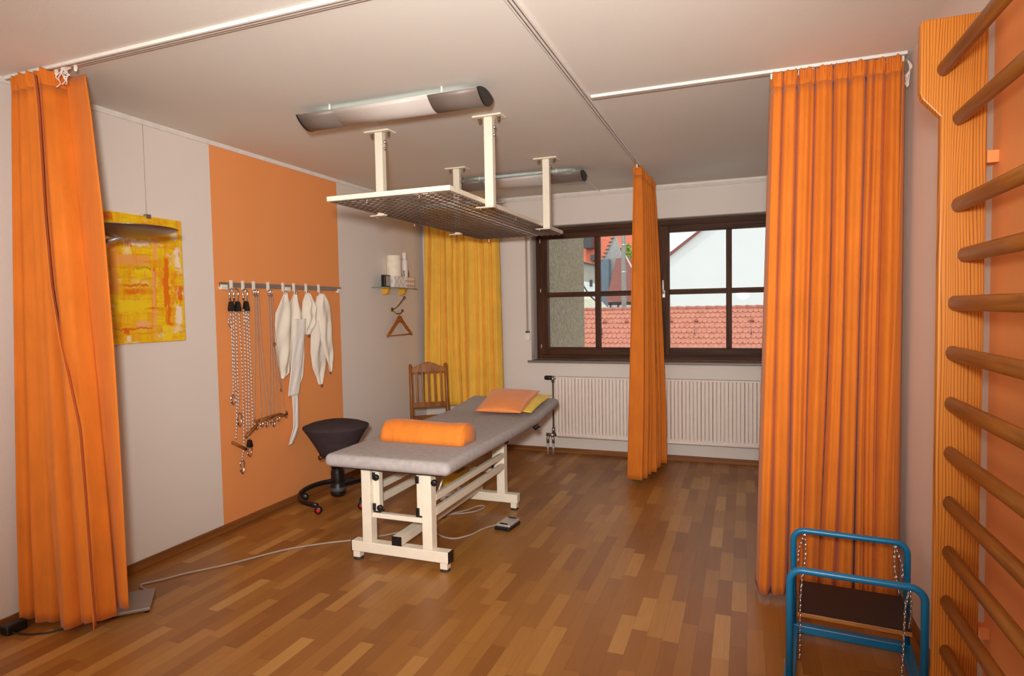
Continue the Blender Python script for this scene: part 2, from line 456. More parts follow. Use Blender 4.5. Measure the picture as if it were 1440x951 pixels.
struct(m.build('door_1', [MT['darkgrey'], MT['right_wall']], bevel=.003))
# baseboards and cornice
m = MB(); m.box((0, YF, 0), (.015, -.015, .052)); m.mi = 1; struct(m.build('baseboard_left', [MT['base']], bevel=.003))
m = MB(); m.box((0, -.015, 0), (W, 0, .05)); struct(m.build('baseboard_back', [MT['basex']], bevel=.003))
m = MB(); m.box((W-.015, -3.61, 0), (W, -2.479, .05)); m.box((W-.015, -1.531, 0), (W, -.015, .05)); struct(m.build('baseboard_right', [MT['base']], bevel=.003))
m = MB(); m.prism([(0, H), (.016, H), (.016, H-.012), (.010, H-.026), (0, H-.026)], 'y', YF, -.03); struct(m.build('trim_1', MT['trim_white']))
m = MB(); m.prism([(0, H), (-.03, H), (-.03, H-.018), (-.014, H-.042), (0, H-.042)], 'x', .0, W); struct(m.build('trim_2', MT['trim_white']))
m = MB(); m.box((1.913, -.96, H-.009), (1.927, -.03, H)); struct(m.build('trim_3', MT['trim_white']))

# ------------------------------------------------------------------ window
win = bpy.data.objects.new('window_1', None); COL.objects.link(win); win['kind'] = 'structure'; win.location = (WX0, .18, WZ0); ORG['window_1'] = Vector(win.location)
YW = .18
m = MB()
m.box((WX0, YW, WZ0), (1.262, .26, WZ1)); m.box((3.60, YW, WZ0), (WX1, .26, WZ1))
m.box((2.415, YW, WZ0), (2.452, .26, WZ1))
m.build('frame', MT['darkwood'], win, bevel=.004)
m = MB(); m.box((1.262, YW+.002, 2.19), (3.60, .26, WZ1)); m.box((1.262, YW+.002, WZ0), (3.60, .26, .972)); m.build('frame_rail', MT['darkwoodx'], win, bevel=.004)
def sash(x0, x1, g0, g1, g2, g3):
    s = MB()
    s.box((x0, YW-.018, .965), (g0, .235, 2.20)); s.box((g3, YW-.018, .965), (x1, .235, 2.20)); s.box((g1, YW-.008, 1.04), (g2, .23, 2.137))
    o = s.build('sash', MT['darkwood'], win, bevel=.004)
    s = MB(); s.box((g0, YW-.017, .965), (g3, .234, 1.04)); s.box((g0, YW-.017, 2.137), (g3, .234, 2.20)); s.box((g0, YW-.006, 1.548), (g3, .229, 1.598))
    s.build('crossbar', MT['darkwoodx'], o, bevel=.004)
    for a, b in ((g0, g1), (g2, g3)):
        for c, d in ((1.04, 1.548), (1.598, 2.137)):
            q = MB(); q.box((a, .204, c), (b, .210, d)); q.build('pane', MT['glass'], o)
    return o
sash(1.255, 2.42, 1.331, 1.818, 1.871, 2.345)
s2 = sash(2.447, 3.605, 2.539, 3.048, 3.099, 3.54)
m = MB(); m.box((2.478, .128, 1.52), (2.504, .162, 1.59)); m.tube([(2.491, .135, 1.56), (2.491, .115, 1.565), (2.488, .112, 1.60), (2.486, .112, 1.685)], .010, 8); m.build('handle', MT['alu_light'], s2, bevel=.003)
m = MB()
for z in (1.05, 1.62, 2.12): m.tube([(1.258, YW-.024, z-.02), (1.258, YW-.024, z+.02)], .006, 8)
m.build('hinge', MT['alu_light'], win)
m = MB(); m.box((WX0-.03, -.045, WZ0-.022), (WX1+.03, .18, WZ0)); struct(m.build('trim_4', MT['sill'], bevel=.004))
# lining of the recess, greyer than the wall
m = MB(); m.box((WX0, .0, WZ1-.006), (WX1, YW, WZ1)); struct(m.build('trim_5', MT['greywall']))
# shutter strap
t = thing('shutter_strap', 'narrow grey roller shutter strap hanging left of the window', 'strap', (1.17, -.02, 1.15))
m = MB(); m.box((1.158, -.016, 1.21), (1.178, -.012, 2.24)); m.build('webbing', MT['cord'], t)
m = MB(); m.box((1.146, -.03, 1.12), (1.196, 0, 1.195)); m.build('winder_box', MT['plastic_white'], t, bevel=.004)
m = MB(); m.box((1.152, -.034, 1.196), (1.19, -.004, 1.214)); m.build('winder_slot', MT['darkgrey'], t, bevel=.002)
m = MB(); m.box((1.150, -.03, 2.235), (1.186, 0, 2.27)); m.build('guide', MT['plastic_white'], t, bevel=.003)

# ------------------------------------------------------------------ outside
m = MB(); m.box((.55, .5, -5), (1.0, 3.02, 9)); struct(m.build('wall_neighbour', MT['pebble']))
random.seed(4)
t = thing('tiled_house', 'low house roof of scalloped red clay tiles just outside the window', 'building', (1.5, 22, -6))
RY, RZ = 20.0, 1.32
sl = Vector((0, -.74, -.672)).normalized(); nr = Vector((0, -.672, .74)).normalized()
m = MB(); ex = .285; tw = .186
for r in range(26):
    for c in range(-30, 46):
        x = 1.0 + (c + (.5 if r % 2 else 0))*tw
        o0 = Vector((x, RY, RZ)) + sl*(r*ex)
        j = random.uniform(-.006, .006)
        top = [o0 + Vector((-tw*.49, 0, 0)) + nr*.004 - sl*.1, o0 + Vector((tw*.49, 0, 0)) + nr*.004 - sl*.1]
        bot = []
        for k in range(7):
            a = PI*k/6
            bot.append(o0 + Vector((tw*.49*math.cos(a), 0, 0)) + sl*(ex*.74 + ex*.34*math.sin(a)) + nr*(.052+j))
        V = [m.v(p) for p in [top[0], top[1]] + bot]; m.f(V)
        B = [m.v(p - nr*.055) for p in bot]
        for k in range(6): m.f([V[2+k], V[3+k], B[k+1], B[k]])
        m.f([V[0], V[-1], B[-1]]); m.f([V[1], B[0], V[2]])
m.build('roof', MT['tile'], t, normals=False)
m = MB()
m.prism([(RY, RZ-.02), (RY-5, RZ-.02-4.54), (RY-5, -6), (RY+5, -6), (RY+5, RZ-4.56)], 'x', -4.7, 9.6); m.build('wall', MT['render'], t)
m = MB()
for c in range(-14, 24):
    x = 1.0 + c*.375
    m.tube([(x, RY, RZ+.01), (x+.33, RY, RZ+.0), (x+.40, RY, RZ+.015)], [.098, .085, .10], 10)
m.build('ridge', MT['tile2'], t)
for x in (-2.2, -1.3, .44, 1.42, 3.45):
    o0 = Vector((x, RY, RZ)) + sl*(ex*2.6) + nr*.05
    m = MB(); m.prism([(x-.09, 0), (x+.09, 0), (x+.05, .06), (x, .10), (x-.05, .06)], 'y', o0.y-.12, o0.y+.1)
    for v in m.bm.verts: v.co.z += o0.z - .03
    m.build('vent_tile', MT['tile2'], t)
for x in (-2.2, -.5, 1.40, 3.43):
    o0 = Vector((x, RY, RZ)) + sl*(ex*5.4) + nr*.05
    m = MB(); m.tube([o0, o0+nr*.12, o0+nr*.14-sl*.16], .014, 6); m.build('snow_hook', MT['darkgrey'], t)

t = thing('gabled_house', 'large white rendered gable wall with a thin brown roof edge', 'building', (4, 29, -6))
m = MB(); m.prism([(-1.15, -6), (-1.15, 3.17), (4.7, 7.60), (10.5, 3.17), (10.5, -6)], 'y', 25, 33); m.build('wall', MT['render'], t)
m = MB()
for sg in (1, -1):
    P = [(-1.5, 2.98), (-1.42, 2.90), (4.7, 7.56), (4.7, 7.66), (-1.5, 3.02)]
    if sg < 0: P = [(9.4-p[0], p[1]) for p in P]
    m.prism(P, 'y', 24.85, 33.15)
m.build('roof', MT['brownroof'], t)

def tree(label, x, y, z0, h, r, seed):
    random.seed(seed)
    t = thing('tree', label, 'tree', (x, y, z0))
    m = MB()
    for k in range(420):
        a = random.uniform(0, 2*PI); b = random.uniform(-1, 1); rr = r*random.uniform(.55, 1)
        c = Vector((x + rr*math.cos(a)*math.sqrt(1-b*b), y + rr*math.sin(a)*math.sqrt(1-b*b), z0+h-r + rr*b*1.1))
        u = Vector((random.uniform(-1, 1), random.uniform(-1, 1), random.uniform(-1, 1))).normalized()
        w = u.orthogonal().normalized(); q = r*.16
        m.f([m.v(c+u*q), m.v(c+w*q*.6), m.v(c-u*q), m.v(c-w*q*.6)])
    m.build('crown', MT['leaf'], t, normals=False)
    m = MB(); m.tube([(x, y, z0), (x+.1, y, z0+h*.5), (x, y, z0+h-r)], [.3, .22, .1], 8); m.build('trunk', MT['bark'], t)
tree('green treetop showing beside the slope of the white gable', -.85, 38, -6, 11.3, 1.0, 2)
tree('green treetop above the dark brown roof, left of middle curtain', -6.3, 48, -6, 12.7, 1.2, 3)

t = thing('red_roofed_house', 'distant building with a tall salmon red roof', 'building', (-11, 64, -6))
m = MB(); m.prism([(58, 4.6), (64, 14), (70, 4.6)], 'x', -19, -6.2); m.build('roof', MT['farroof'], t)
m = MB(); m.box((-18.6, 58.4, -6), (-6.5, 69.6, 4.6)); m.build('wall', MT['render'], t)
m = MB(); m.box((-12.9, 58.6, 7.7), (-11.9, 60.4, 9.0)); m.build('roof_hatch', MT['darkgrey'], t, bevel=.12)
m = MB(); m.box((-12.1, 58.6, 6.35), (-11.3, 60, 7.0)); m.build('skylight', MT['darkgrey'], t, bevel=.05)

t = thing('grey_house', 'pale house wall with grey upper band, left of the slate clad wall', 'building', (-7.4, 42, -6))
m = MB(); m.prism([(-9.4, -6), (-9.4, 3.7), (-6.4, 3.0), (-6.4, -6)], 'y', 40, 44); m.mi = 1
m.prism([(-9.4, 3.7), (-9.4, 5.05), (-6.4, 4.28), (-6.4, 3.0)], 'y', 40, 44); m.build('wall', [MT['render'], MT['greywall']], t)
m = MB(); m.prism([(-9.4, 5.05), (-9.4, 5.2), (-6.4, 4.42), (-6.4, 4.28)], 'y', 39.8, 44.2); m.build('roof', MT['darkgrey'], t)
m = MB(); m.box((-7.75, 39.95, 3.0), (-7.55, 40.0, 3.5)); m.build('window', MT['darkgrey'], t)

t = thing('stepped_gable_house', 'old stone house with a stepped gable and a blue grey slate side', 'building', (-5.7, 40, -6))
m = MB(); P = [(-6.6, -6), (-6.6, 4.55)]
for k in range(8):
    P += [(-6.6+.125*k, 4.55+.26*(k+1)), (-6.6+.125*(k+1), 4.55+.26*(k+1))]
P += [(-5.2, 5.2), (-5.55, 3.6), (-5.9, -6)]
m.prism(P, 'y', 39, 39.5); m.build('gable', MT['oldstone'], t)
m = MB(); m.prism([(-6.5, -6), (-6.5, 4.75), (-5.95, 4.9), (-5.95, -6)], 'y', 38.3, 39); m.build('slate_wall', MT['bluewall'], t)
m = MB()
for k in range(8): m.box((-6.68+.125*k, 38.9, 4.55+.26*(k+1)), (-6.44+.125*k, 39.6, 4.55+.26*(k+1)+.07))
m.build('coping', MT['darkgrey'], t)

t = thing('brown_roofed_house', 'timber framed house under a dark brownish red roof', 'building', (-3.6, 36, -6))
m = MB(); m.prism([(33.5, 1.75), (37, 4.8), (40, 1.75)], 'x', -5.15, -1.7); m.build('roof', MT['brownroof'], t)
m = MB(); m.box((-5.1, 34, -6), (-1.8, 39.5, 1.75)); m.build('wall', MT['render'], t)
m = MB(); m.box((-5.1, 33.95, 1.55), (-1.8, 34.0, 1.75))
for x in (-5.0, -4.5, -4.1, -3.6, -3.1, -2.6, -2.1): m.box((x, 33.95, .8), (x+.1, 34.0, 1.6))
m.build('timbers', MT['darkgrey'], t)
m = MB(); m.prism([(-3.35, 2.3), (-3.35, 2.95), (-2.6, 2.95), (-2.6, 2.3)], 'y', 34.0, 36); m.build('dormer', MT['darkgrey'], t)

t = thing('flue_pipe', 'shiny steel flue pipe rising behind the red tiled roof', 'pipe', (-1.88, 22, -4))
m = MB(); m.tube([(-1.88, 22, -4), (-1.88, 22, 7.5)], .105, 14); m.build('pipe', MT['steel'], t)
for z in (2.0, 3.0, 4.2, 5.2):
    m = MB(); m.tube([(-1.88, 22, z-.025), (-1.88, 22, z+.025)], .118, 14); m.build('clamp', MT['chrome'], t)
m = MB(); m.bar((-1.80, 22, 3.75), (-1.30, 22, 2.75), .05, .05); m.build('brace', MT['plastic_white'], t)
t = thing('cream_house', 'low cream house wall just above the red roof, beside pebbledash wall', 'building', (-3.3, 26, -6))
m = MB(); m.prism([(-6.0, -6), (-6.0, 2.1), (-5.0, 1.9), (-4.45, 1.35), (-4.45, -6)], 'y', 27, 31); m.build('wall', MT['creamwall'], t)
m = MB(); m.tube(smooth_path([(-5.2, 26.9, 3.0), (-4.9, 26.9, 2.5), (-4.55, 26.9, 2.0), (-4.0, 26.9, 1.55)]), .045, 8); m.build('gutter', MT['darkgrey'], t)

# ------------------------------------------------------------------ curtain rails
def rail(label, a, b, light=False):
    a, b = Vector(a), Vector(b)
    t = thing('curtain_rail', label, 'curtain rail', tuple((a+b)/2))
    m = MB(); m.bar(a+Vector((0, 0, -.006)), b+Vector((0, 0, -.006)), .042, .014); m.build('track', MT['trim_white'], t, bevel=.002)
    d = (b-a).normalized(); r = Vector((-d.y, d.x, 0))
    for s in (-.008, .008):
        m = MB(); m.bar(a+r*s+Vector((0, 0, -.0136)), b+r*s+Vector((0, 0, -.0136)), .0045, .002); m.build('groove', MT['rail'], t)
    return t
rail('white ceiling curtain rail running from the left wall toward camera side', (.02, -3.96, H), (2.40, -3.98, H))
rail('long white ceiling rail running toward the window, above the middle curtain', (2.43, YF+.05, H), (2.43, -.035, H))
rail('white ceiling curtain rail carrying the wide right curtain', (2.455, -2.62, H), (3.885, -2.62, H))

# ------------------------------------------------------------------ curtains
def curtain(t, mat, top, bot, ztop, zbot, n, atop, abot, seed, nu=260, nv=46, omega=.3, head=.07, ripple=.10, matname='cloth', headname='heading'):
    """cloth hung from the segment top=(A,B) to bottom segment bot=(A',B'); n folds whose depth grows downward"""
    rnd = random.Random(seed)
    A, B = Vector(top[0]), Vector(top[1]); A2, B2 = Vector(bot[0]), Vector(bot[1])
    w = [rnd.uniform(.5, 1.7) for _ in range(n)]; s = sum(w); cum = [0]
    for x in w: cum.append(cum[-1]+x/s)
    amp = [rnd.uniform(.5, 1.25) for _ in range(n+1)]; amp2 = [rnd.uniform(.35, 1.3) for _ in range(n+1)]
    mw = [rnd.uniform(0, 6) for _ in range(3)]
    drift = [rnd.uniform(-1, 1) for _ in range(n+1)]
    def fold(u, v):
        for i in range(n):
            if u <= cum[i+1]+1e-9:
                k = (u-cum[i])/(cum[i+1]-cum[i]); break
        a = lerp(amp[i], amp2[i], v); dr = lerp(drift[i], drift[i+1], k)
        k2 = min(1, max(0, k + .16*drift[i]*v*math.sin(PI*k)))
        sh = abs(math.sin(PI*k2))**.75
        return -(a*(2*sh-1)) + (a-1)*.6 + ripple*math.sin(6*PI*k+drift[i]*5+v*1.5), -math.sin(2*PI*k2)*.5*a, dr
    def pos(u, v):
        L0 = A.lerp(B, u); L1 = A2.lerp(B2, u)
        p = L0.lerp(L1, v)
        d = (B.lerp(B2, v) - A.lerp(A2, v)); wid = d.length; d.normalize()
        r = Vector((-d.y, d.x, 0)).normalized()
        uw = u + math.sin(PI*u)*(.022*math.sin(5.5*u+2.6*v+mw[0]) + .012*math.sin(13*u-4*v+mw[1]))*(.35+.65*v)
        f, g, dr = fold(min(1, max(0, uw)), v)
        am = lerp(atop, abot, min(1, v*1.25)**.6)
        ends = min(1, min(u, 1-u)*n*1.6)
        p = p + r*(f*am) + d*(g*am*omega*ends + dr*.006*math.sin(3.1*v+dr*4)*ends)
        zb = zbot(u) if callable(zbot) else zbot
        zt = ztop(u) if callable(ztop) else ztop
        p.z = lerp(zt, zb, v)
        return p
    m = MB(); m.grid(lambda u, v: pos(u, head/2.5 + v*(1-head/2.5)), nu, nv); m.build(matname, mat, t, solid=.0025)
    # gathered heading tape
    def hp(u, v):
        vv = v*(head/2.5)
        p = pos(u, vv); d = (B-A).normalized(); r = Vector((-d.y, d.x, 0))
        k = (1-v)
        p += r*((.006*math.sin(u*n*PI*7.3+seed)*.8 + .004*math.sin(u*n*PI*15+1))*min(1, k*2.2) - .001)
        p.z += .005*math.sin(u*n*PI*4.1+seed)*k
        return p
    m = MB(); m.grid(hp, nu, 8); m.build(headname, mat, t, solid=.003)
    return pos
def gliders(t, pts):
    for p in pts:
        p = Vector(p); m = MB(); m.box(p-Vector((.005, .005, .0)), p+Vector((.005, .005, .018))); m.ball(p-Vector((0, 0, .002)), .007, 6); m.build('glider', MT['plastic_white'], t)

# left curtain
t = thing('curtain', 'orange curtain bunched against the left wall in front of the painting', 'curtain', (.28, -3.96, .03), 'orange room curtains')
def ztopL(u): return H-.016
curtain(t, MT['curtain'], ((.105, -3.965, 0), (.34, -3.955, 0)), ((.03, -3.985, 0), (.535, -3.955, 0)), ztopL, lambda u: .02+.012*math.sin(u*9)+(.05*u*u), 4, .040, .072, 14, 220, 46, .5)
# the returned side edge: a flat strip behind the front fold
RE = [(2.53, .33, .473), (2.35, .345, .50), (1.89, .35, .546), (1.58, .368, .562), (1.33, .41, .573), (.95, .50, .580), (.634, .515, .583), (.30, .525, .583), (.10, .535, .583)]
RR = [(-a[0], a[1], a[2]) for a in RE]
def ret(u, v):
    z = lerp(2.525, .105, v); l, r = pw(RR, -z)
    l -= .05
    return Vector((lerp(l, r, u), -3.93 + .012*math.sin(u*PI*1.3+v*1.5) + .02*u, z - .01*u*(1-v)))
m = MB(); m.grid(ret, 16, 50); m.build('side_return', MT['curtain_hem'], t, solid=.0025)
m = MB()
def hemw(u, v):
    z = lerp(2.50, .06, v); l, r = pw(RR, -z)
    return Vector((l - .034 + .036*u, -4.012 - .035*math.sin(u*PI*.5), z))
m.grid(hemw, 5, 50); m.build('front_edge', MT['curtain_hem'], t, solid=.004)
gliders(t, [(.10+.062*k, -3.96, H-.030) for k in range(7)])
m = MB(); rr = random.Random(3)
for k in range(7):
    p = [(.455, -3.965, 2.528)]
    for j in range(5): p.append((p[-1][0]+rr.uniform(-.02, .012), -3.985-rr.uniform(0, .02), p[-1][2]-rr.uniform(.008, .02)))
    m.tube(smooth_path(p, 3), .0022, 5)
m.build('gathering_cord', MT['clear'], t)

# middle curtain, hung from the rail that runs to the window
t = thing('curtain', 'narrow orange curtain hanging in front of the window between its two sashes', 'curtain', (2.43, -.55, .05), 'orange room curtains')
def zb_mid(u): return .045 - .012*math.sin(u*7)
curtain(t, MT['curtain'], ((2.415, -.97, 0), (2.43, -.26, 0)), ((2.335, -.92, 0), (2.455, -.24, 0)), H-.016, zb_mid, 7, .032, .088, 21, 300, 46, .16, ripple=.42)
gliders(t, [(2.43, -1.0+.11*k, H-.030) for k in range(8)])

# right curtain
t = thing('curtain', 'wide orange curtain on the right beside the wall bars, blue frame before it', 'curtain', (3.6, -2.62, .02), 'orange room curtains')
curtain(t, MT['curtain'], ((3.325, -2.62, 0), (3.875, -2.62, 0)), ((3.262, -2.625, 0), (3.868, -2.62, 0)), H-.016, lambda u: .022+.006*math.sin(u*11), 9, .03, .058, 5, 320, 50, .42)
def hemr(u, v):
    wd = .012+.045*min(1, v*1.4)
    return Vector((lerp(3.872-wd, 3.874, u) + .006*math.sin(v*5)*(1-u), -2.672 + .03*u - .02*v*(1-u), lerp(2.46, .024, v)))
m = MB(); m.grid(hemr, 4, 30); m.build('side_hem', MT['curtain_hem'], t, solid=.003)
gliders(t, [(3.33+.06*k, -2.62, H-.030) for k in range(10)])
m = MB()
for k in range(4):
    p = [(3.885, -2.63, 2.515), (3.888+.003*k, -2.66, 2.47), (3.886-.004*k, -2.665+.01*k, 2.435), (3.884, -2.66+.006*k, 2.39)]
    m.tube(smooth_path(p, 4), .0022, 5)
m.build('gathering_cord', MT['clear'], t)

# yellow curtain in the far corner
t = thing('curtain', 'yellow curtain in the far left corner behind the wooden chair', 'curtain', (.5, -.1, .45))
curtain(t, MT['yellow'], ((.075, -.10, 0), (.90, -.10, 0)), ((.035, -.11, 0), (.925, -.10, 0)), H-.06, lambda u: .45+.004*math.sin(u*14), 10, .022, .045, 8, 300, 40, .3)
m = MB(); m.bar((.05, -.09, H-.05), (.98, -.09, H-.05), .03, .014); m.build('track', MT['trim_white'], t)

# ------------------------------------------------------------------ painting
t = thing('painting', 'abstract yellow and orange painting on the left wall behind the floor lamp', 'painting', (.0, -3.33, 1.28))
PA, PB, PZ0, PZ1 = -3.60, -3.052, 1.284, 2.004
m = MB(); m.box((.002, PA, PZ0), (.022, PB, PZ1)); m.build('canvas', MT['canvas'], t, bevel=.002)
m = MB(); m.tube([(.008, -3.27, PZ1), (.008, -3.27, H-.026)], .0012, 5); m.build('hanging_thread', MT['cord'], t)
m = MB(); m.box((.0, -3.285, PZ1-.012), (.026, -3.255, PZ1+.012)); m.build('clip', MT['steel'], t, bevel=.002)

# ------------------------------------------------------------------ torchiere
t = thing('floor_lamp', 'uplighter floor lamp with shallow metal bowl and square grey base, half hidden by left curtain', 'lamp', (.345, -3.758, 0))
Mz = Matrix.Translation((.345, -3.758, 0)) @ Matrix.Rotation(R_(45), 4, 'Z')
m = MB(); m.box((-.12, -.12, .012), (.12, .12, .026), Mz); m.build('base', MT['greyplate'], t, bevel=.002)
for a in (-1, 1):
    for b in (-1, 1):
        m = MB(); m.lathe([(0, 0), (.011, 0), (.011, .012), (0, .012)], 12, M=Mz @ Matrix.Translation((a*.104, b*.104, 0))); m.build('foot', MT['black'], t)
m = MB(); m.tube([(.235, -3.785, .024), (.235, -3.785, 1.0), (.235, -3.785, 1.70), (.255, -3.77, 1.775), (.31, -3.73, 1.805), (.37, -3.69, 1.828)], .011, 12); m.build('pole', MT['greyplate'], t)
m = MB(); m.lathe([(0, 1.822), (.05, 1.823), (.11, 1.831), (.17, 1.846), (.214, 1.862), (.218, 1.866), (.210, 1.865), (.16, 1.850), (.09, 1.838), (0, 1.832)], 48, (.385, -3.68, 0)); m.build('bowl', MT['dish'], t)

# power adapter behind the left curtain
t = thing('power_adapter', 'black plug adapter with looped cable on the floor at the left curtain hem', 'adapter', (.03, -4.10, 0))
m = MB(); m.box((.045, -4.14, 0), (.10, -4.05, .045)); m.build('body', MT['black'], t, bevel=.01, seg=3)
m = MB(); m.tube(smooth_path([(.06, -4.06, .04), (.03, -4.02, .08), (.025, -3.97, .07), (.04, -3.92, .02)]), .004, 8)
m.tube(smooth_path([(.09, -4.12, .015), (.16, -4.10, .006), (.24, -4.06, .006), (.28, -4.0, .006), (.30, -3.94, .006)]), .004, 8); m.build('cable', MT['black'], t)

# ------------------------------------------------------------------ hook rail
t = thing('hook_rail', 'grey wall rail with white sliding hooks across the orange wall panel', 'rail', (0, -2.115, 1.615))
m = MB(); m.box((.004, -2.765, 1.616), (.016, -1.474, 1.648)); m.build('track', MT['rail'], t, bevel=.002)
for y in (-2.735, -2.13, -1.50):
    m = MB(); m.box((0, y-.03, 1.600), (.020, y+.03, 1.632)); m.box((.0, y-.026, 1.612), (.024, y+.026, 1.628)); m.build('wall_clip', MT['plastic_white'], t, bevel=.003)
HY = [-2.679, -2.577, -2.478, -2.34, -2.187, -2.07, -1.931, -1.778]
for y in HY:
    m = MB(); m.box((.014, y-.010, 1.600), (.026, y+.010, 1.662))
    m.tube([(.022, y, 1.606), (.026, y, 1.590), (.040, y, 1.586), (.046, y, 1.600)], .0045, 8); m.build('hook', MT['plastic_white'], t, bevel=.002)

def carabiner(m, y, z1, z0, w, x=.04, r=.0042):
    h = z1-z0
    P = [(x, y-w*.32, z0+h*.12), (x, y-w*.5, z1-h*.22), (x, y-w*.3, z1-h*.04), (x, y, z1), (x, y+w*.3, z1-h*.04), (x, y+w*.5, z1-h*.22), (x, y+w*.32, z0+h*.12), (x, y, z0)]
    m.tube(P, r, 8, closed=True)
    m.tube([(x-.001, y-w*.36, z0+h*.2), (x-.001, y-w*.47, z0+h*.5)], r*1.5, 8)
def pulley(m, y, z1, z0, w, x=.042):
    zc = (z0+z1)/2
    pts = [(y-w*.22, z1), (y+w*.22, z1), (y+w*.5, z0+.016), (y+w*.42, z0), (y-w*.42, z0), (y-w*.5, z0+.016)]
    m.prism(pts, 'x', x-.015, x+.015)
def rope(m, pts, r=.0035): m.tube(smooth_path(pts, 5), r, 6)

t = thing('rope_pulley_set', 'speckled pulley rope with two carabiners on the leftmost wall hook', 'rope', (.04, -2.68, .36), 'pulley ropes on the wall hooks')
for y, x in ((-2.692, .036), (-2.664, .044)):
    m = MB(); carabiner(m, y, 1.606, 1.516, .046, x); m.build('carabiner', MT['chrome'], t)
for y, x in ((-2.70, .036), (-2.657, .048)):
    m = MB(); pulley(m, y, 1.522, 1.455, .042, x); m.build('pulley', MT['black'], t, bevel=.005)
for p in ([(.04, -2.712, 1.47), (.04, -2.708, 1.2), (.04, -2.712, .98), (.04, -2.724, .885)],
          [(.046, -2.694, 1.47), (.046, -2.70, 1.1), (.046, -2.70, .8), (.046, -2.714, .60)],
          [(.040, -2.668, 1.47), (.04, -2.672, 1.0), (.04, -2.678, .80)],
          [(.046, -2.646, 1.47), (.046, -2.637, 1.1), (.046, -2.64, .8), (.05, -2.652, .53)],
          [(.05, -2.705, 1.40), (.052, -2.735, 1.41), (.05, -2.745, 1.375), (.05, -2.72, 1.345), (.05, -2.705, 1.36)],
          [(.05, -2.70, 1.35), (.05, -2.706, 1.15), (.05, -2.702, .92)]):
    m = MB(); rope(m, p); m.build('rope', MT['rope'], t)
m = MB(); m.tube([(.048, -2.748, .592), (.048, -2.63, .520)], .011, 10); m.build('wooden_handle', MT['handle'], t)
for y, a, b in ((-2.724, .90, .84), (-2.676, .775, .685), (-2.668, .455, .362)):
    m = MB(); carabiner(m, y, a, b, .036, .045); m.build('carabiner', MT['chrome'], t)
m = MB(); rope(m, [(.05, -2.652, .53), (.048, -2.664, .49), (.046, -2.668, .45)]); m.build('rope_end', MT['rope'], t)

t = thing('rope_pulley_set', 'speckled pulley rope with single carabiner on the second wall hook from left', 'rope', (.04, -2.58, .46), 'pulley ropes on the wall hooks')
m = MB(); carabiner(m, -2.578, 1.606, 1.518, .046); m.build('carabiner', MT['chrome'], t)
m = MB(); pulley(m, -2.576, 1.524, 1.455, .044); m.build('pulley', MT['black'], t, bevel=.005)
for p in ([(.04, -2.598, 1.47), (.04, -2.60, 1.1), (.042, -2.612, .63)], [(.044, -2.578, 1.47), (.044, -2.578, 1.1), (.044, -2.594, .58)], [(.04, -2.558, 1.47), (.04, -2.552, 1.1), (.044, -2.560, .64)],
          [(.05, -2.585, 1.46), (.052, -2.598, 1.40), (.05, -2.585, 1.37), (.05, -2.577, 1.42)]):
    m = MB(); rope(m, p); m.build('rope', MT['rope'], t)
m = MB(); m.tube([(.050, -2.635, .604), (.050, -2.530, .668)], .0115, 10); m.build('wooden_handle', MT['handle'], t)
m = MB(); pulley(m, -2.592, .578, .525, .036); m.build('pulley', MT['black'], t, bevel=.005)
m = MB(); carabiner(m, -2.592, .53, .462, .038); m.build('carabiner', MT['chrome'], t)

def cordset(label, hy, ends, bars, clips):
    t = thing('cord_set', label, 'cord', (.04, hy, .64), 'thin cord sets on the wall hooks')
    for s in (-.012, .010):
        m = MB(); carabiner(m, hy+s, 1.604, 1.558, .022, .04, .0035); m.build('carabiner', MT['chrome'], t)
    for k, (ye, ze) in enumerate(ends):
        y0 = hy + (-.018 + .036*k/(len(ends)-1)); x = .040+.004*(k % 2)
        m = MB(); m.tube(smooth_path([(x, y0, 1.565), (x, lerp(y0, ye, .15)+.006*math.sin(k*3), 1.25), (x, lerp(y0, ye, .6), .95), (x, ye, ze)], 5), .0024, 6); m.build('cord', MT['cord'], t)
    for (ya, za, yb, zb, r) in bars:
        m = MB(); m.tube([(.046, ya, za), (.046, (ya+yb)/2, (za+zb)/2), (.046, yb, zb)], [r*.9, r, r*.9], 10); m.build('wooden_handle', MT['handle'], t)
    for (y, z) in clips:
        m = MB(); carabiner(m, y, z+.05, z, .026, .048, .0035); m.build('clip', MT['chrome'], t)
cordset('thin grey cords with wooden grips on the third wall hook from left', HY[2], [(-2.535, .71), (-2.474, .70), (-2.42, .70), (-2.385, .70)], [(-2.545, .70, -2.49, .690, .009), (-2.50, .694, -2.36, .700, .013)], [(-2.528, .635), (-2.478, .645), (-2.432, .635)])
cordset('thin grey cords with wooden grips on the fourth wall hook from left', HY[3], [(-2.383, .70), (-2.352, .70), (-2.302, .70), (-2.235, .70)], [(-2.41, .704, -2.28, .704, .010), (-2.37, .686, -2.22, .694, .011)], [(-2.385, .650), (-2.362, .625), (-2.312, .655), (-2.232, .665)])

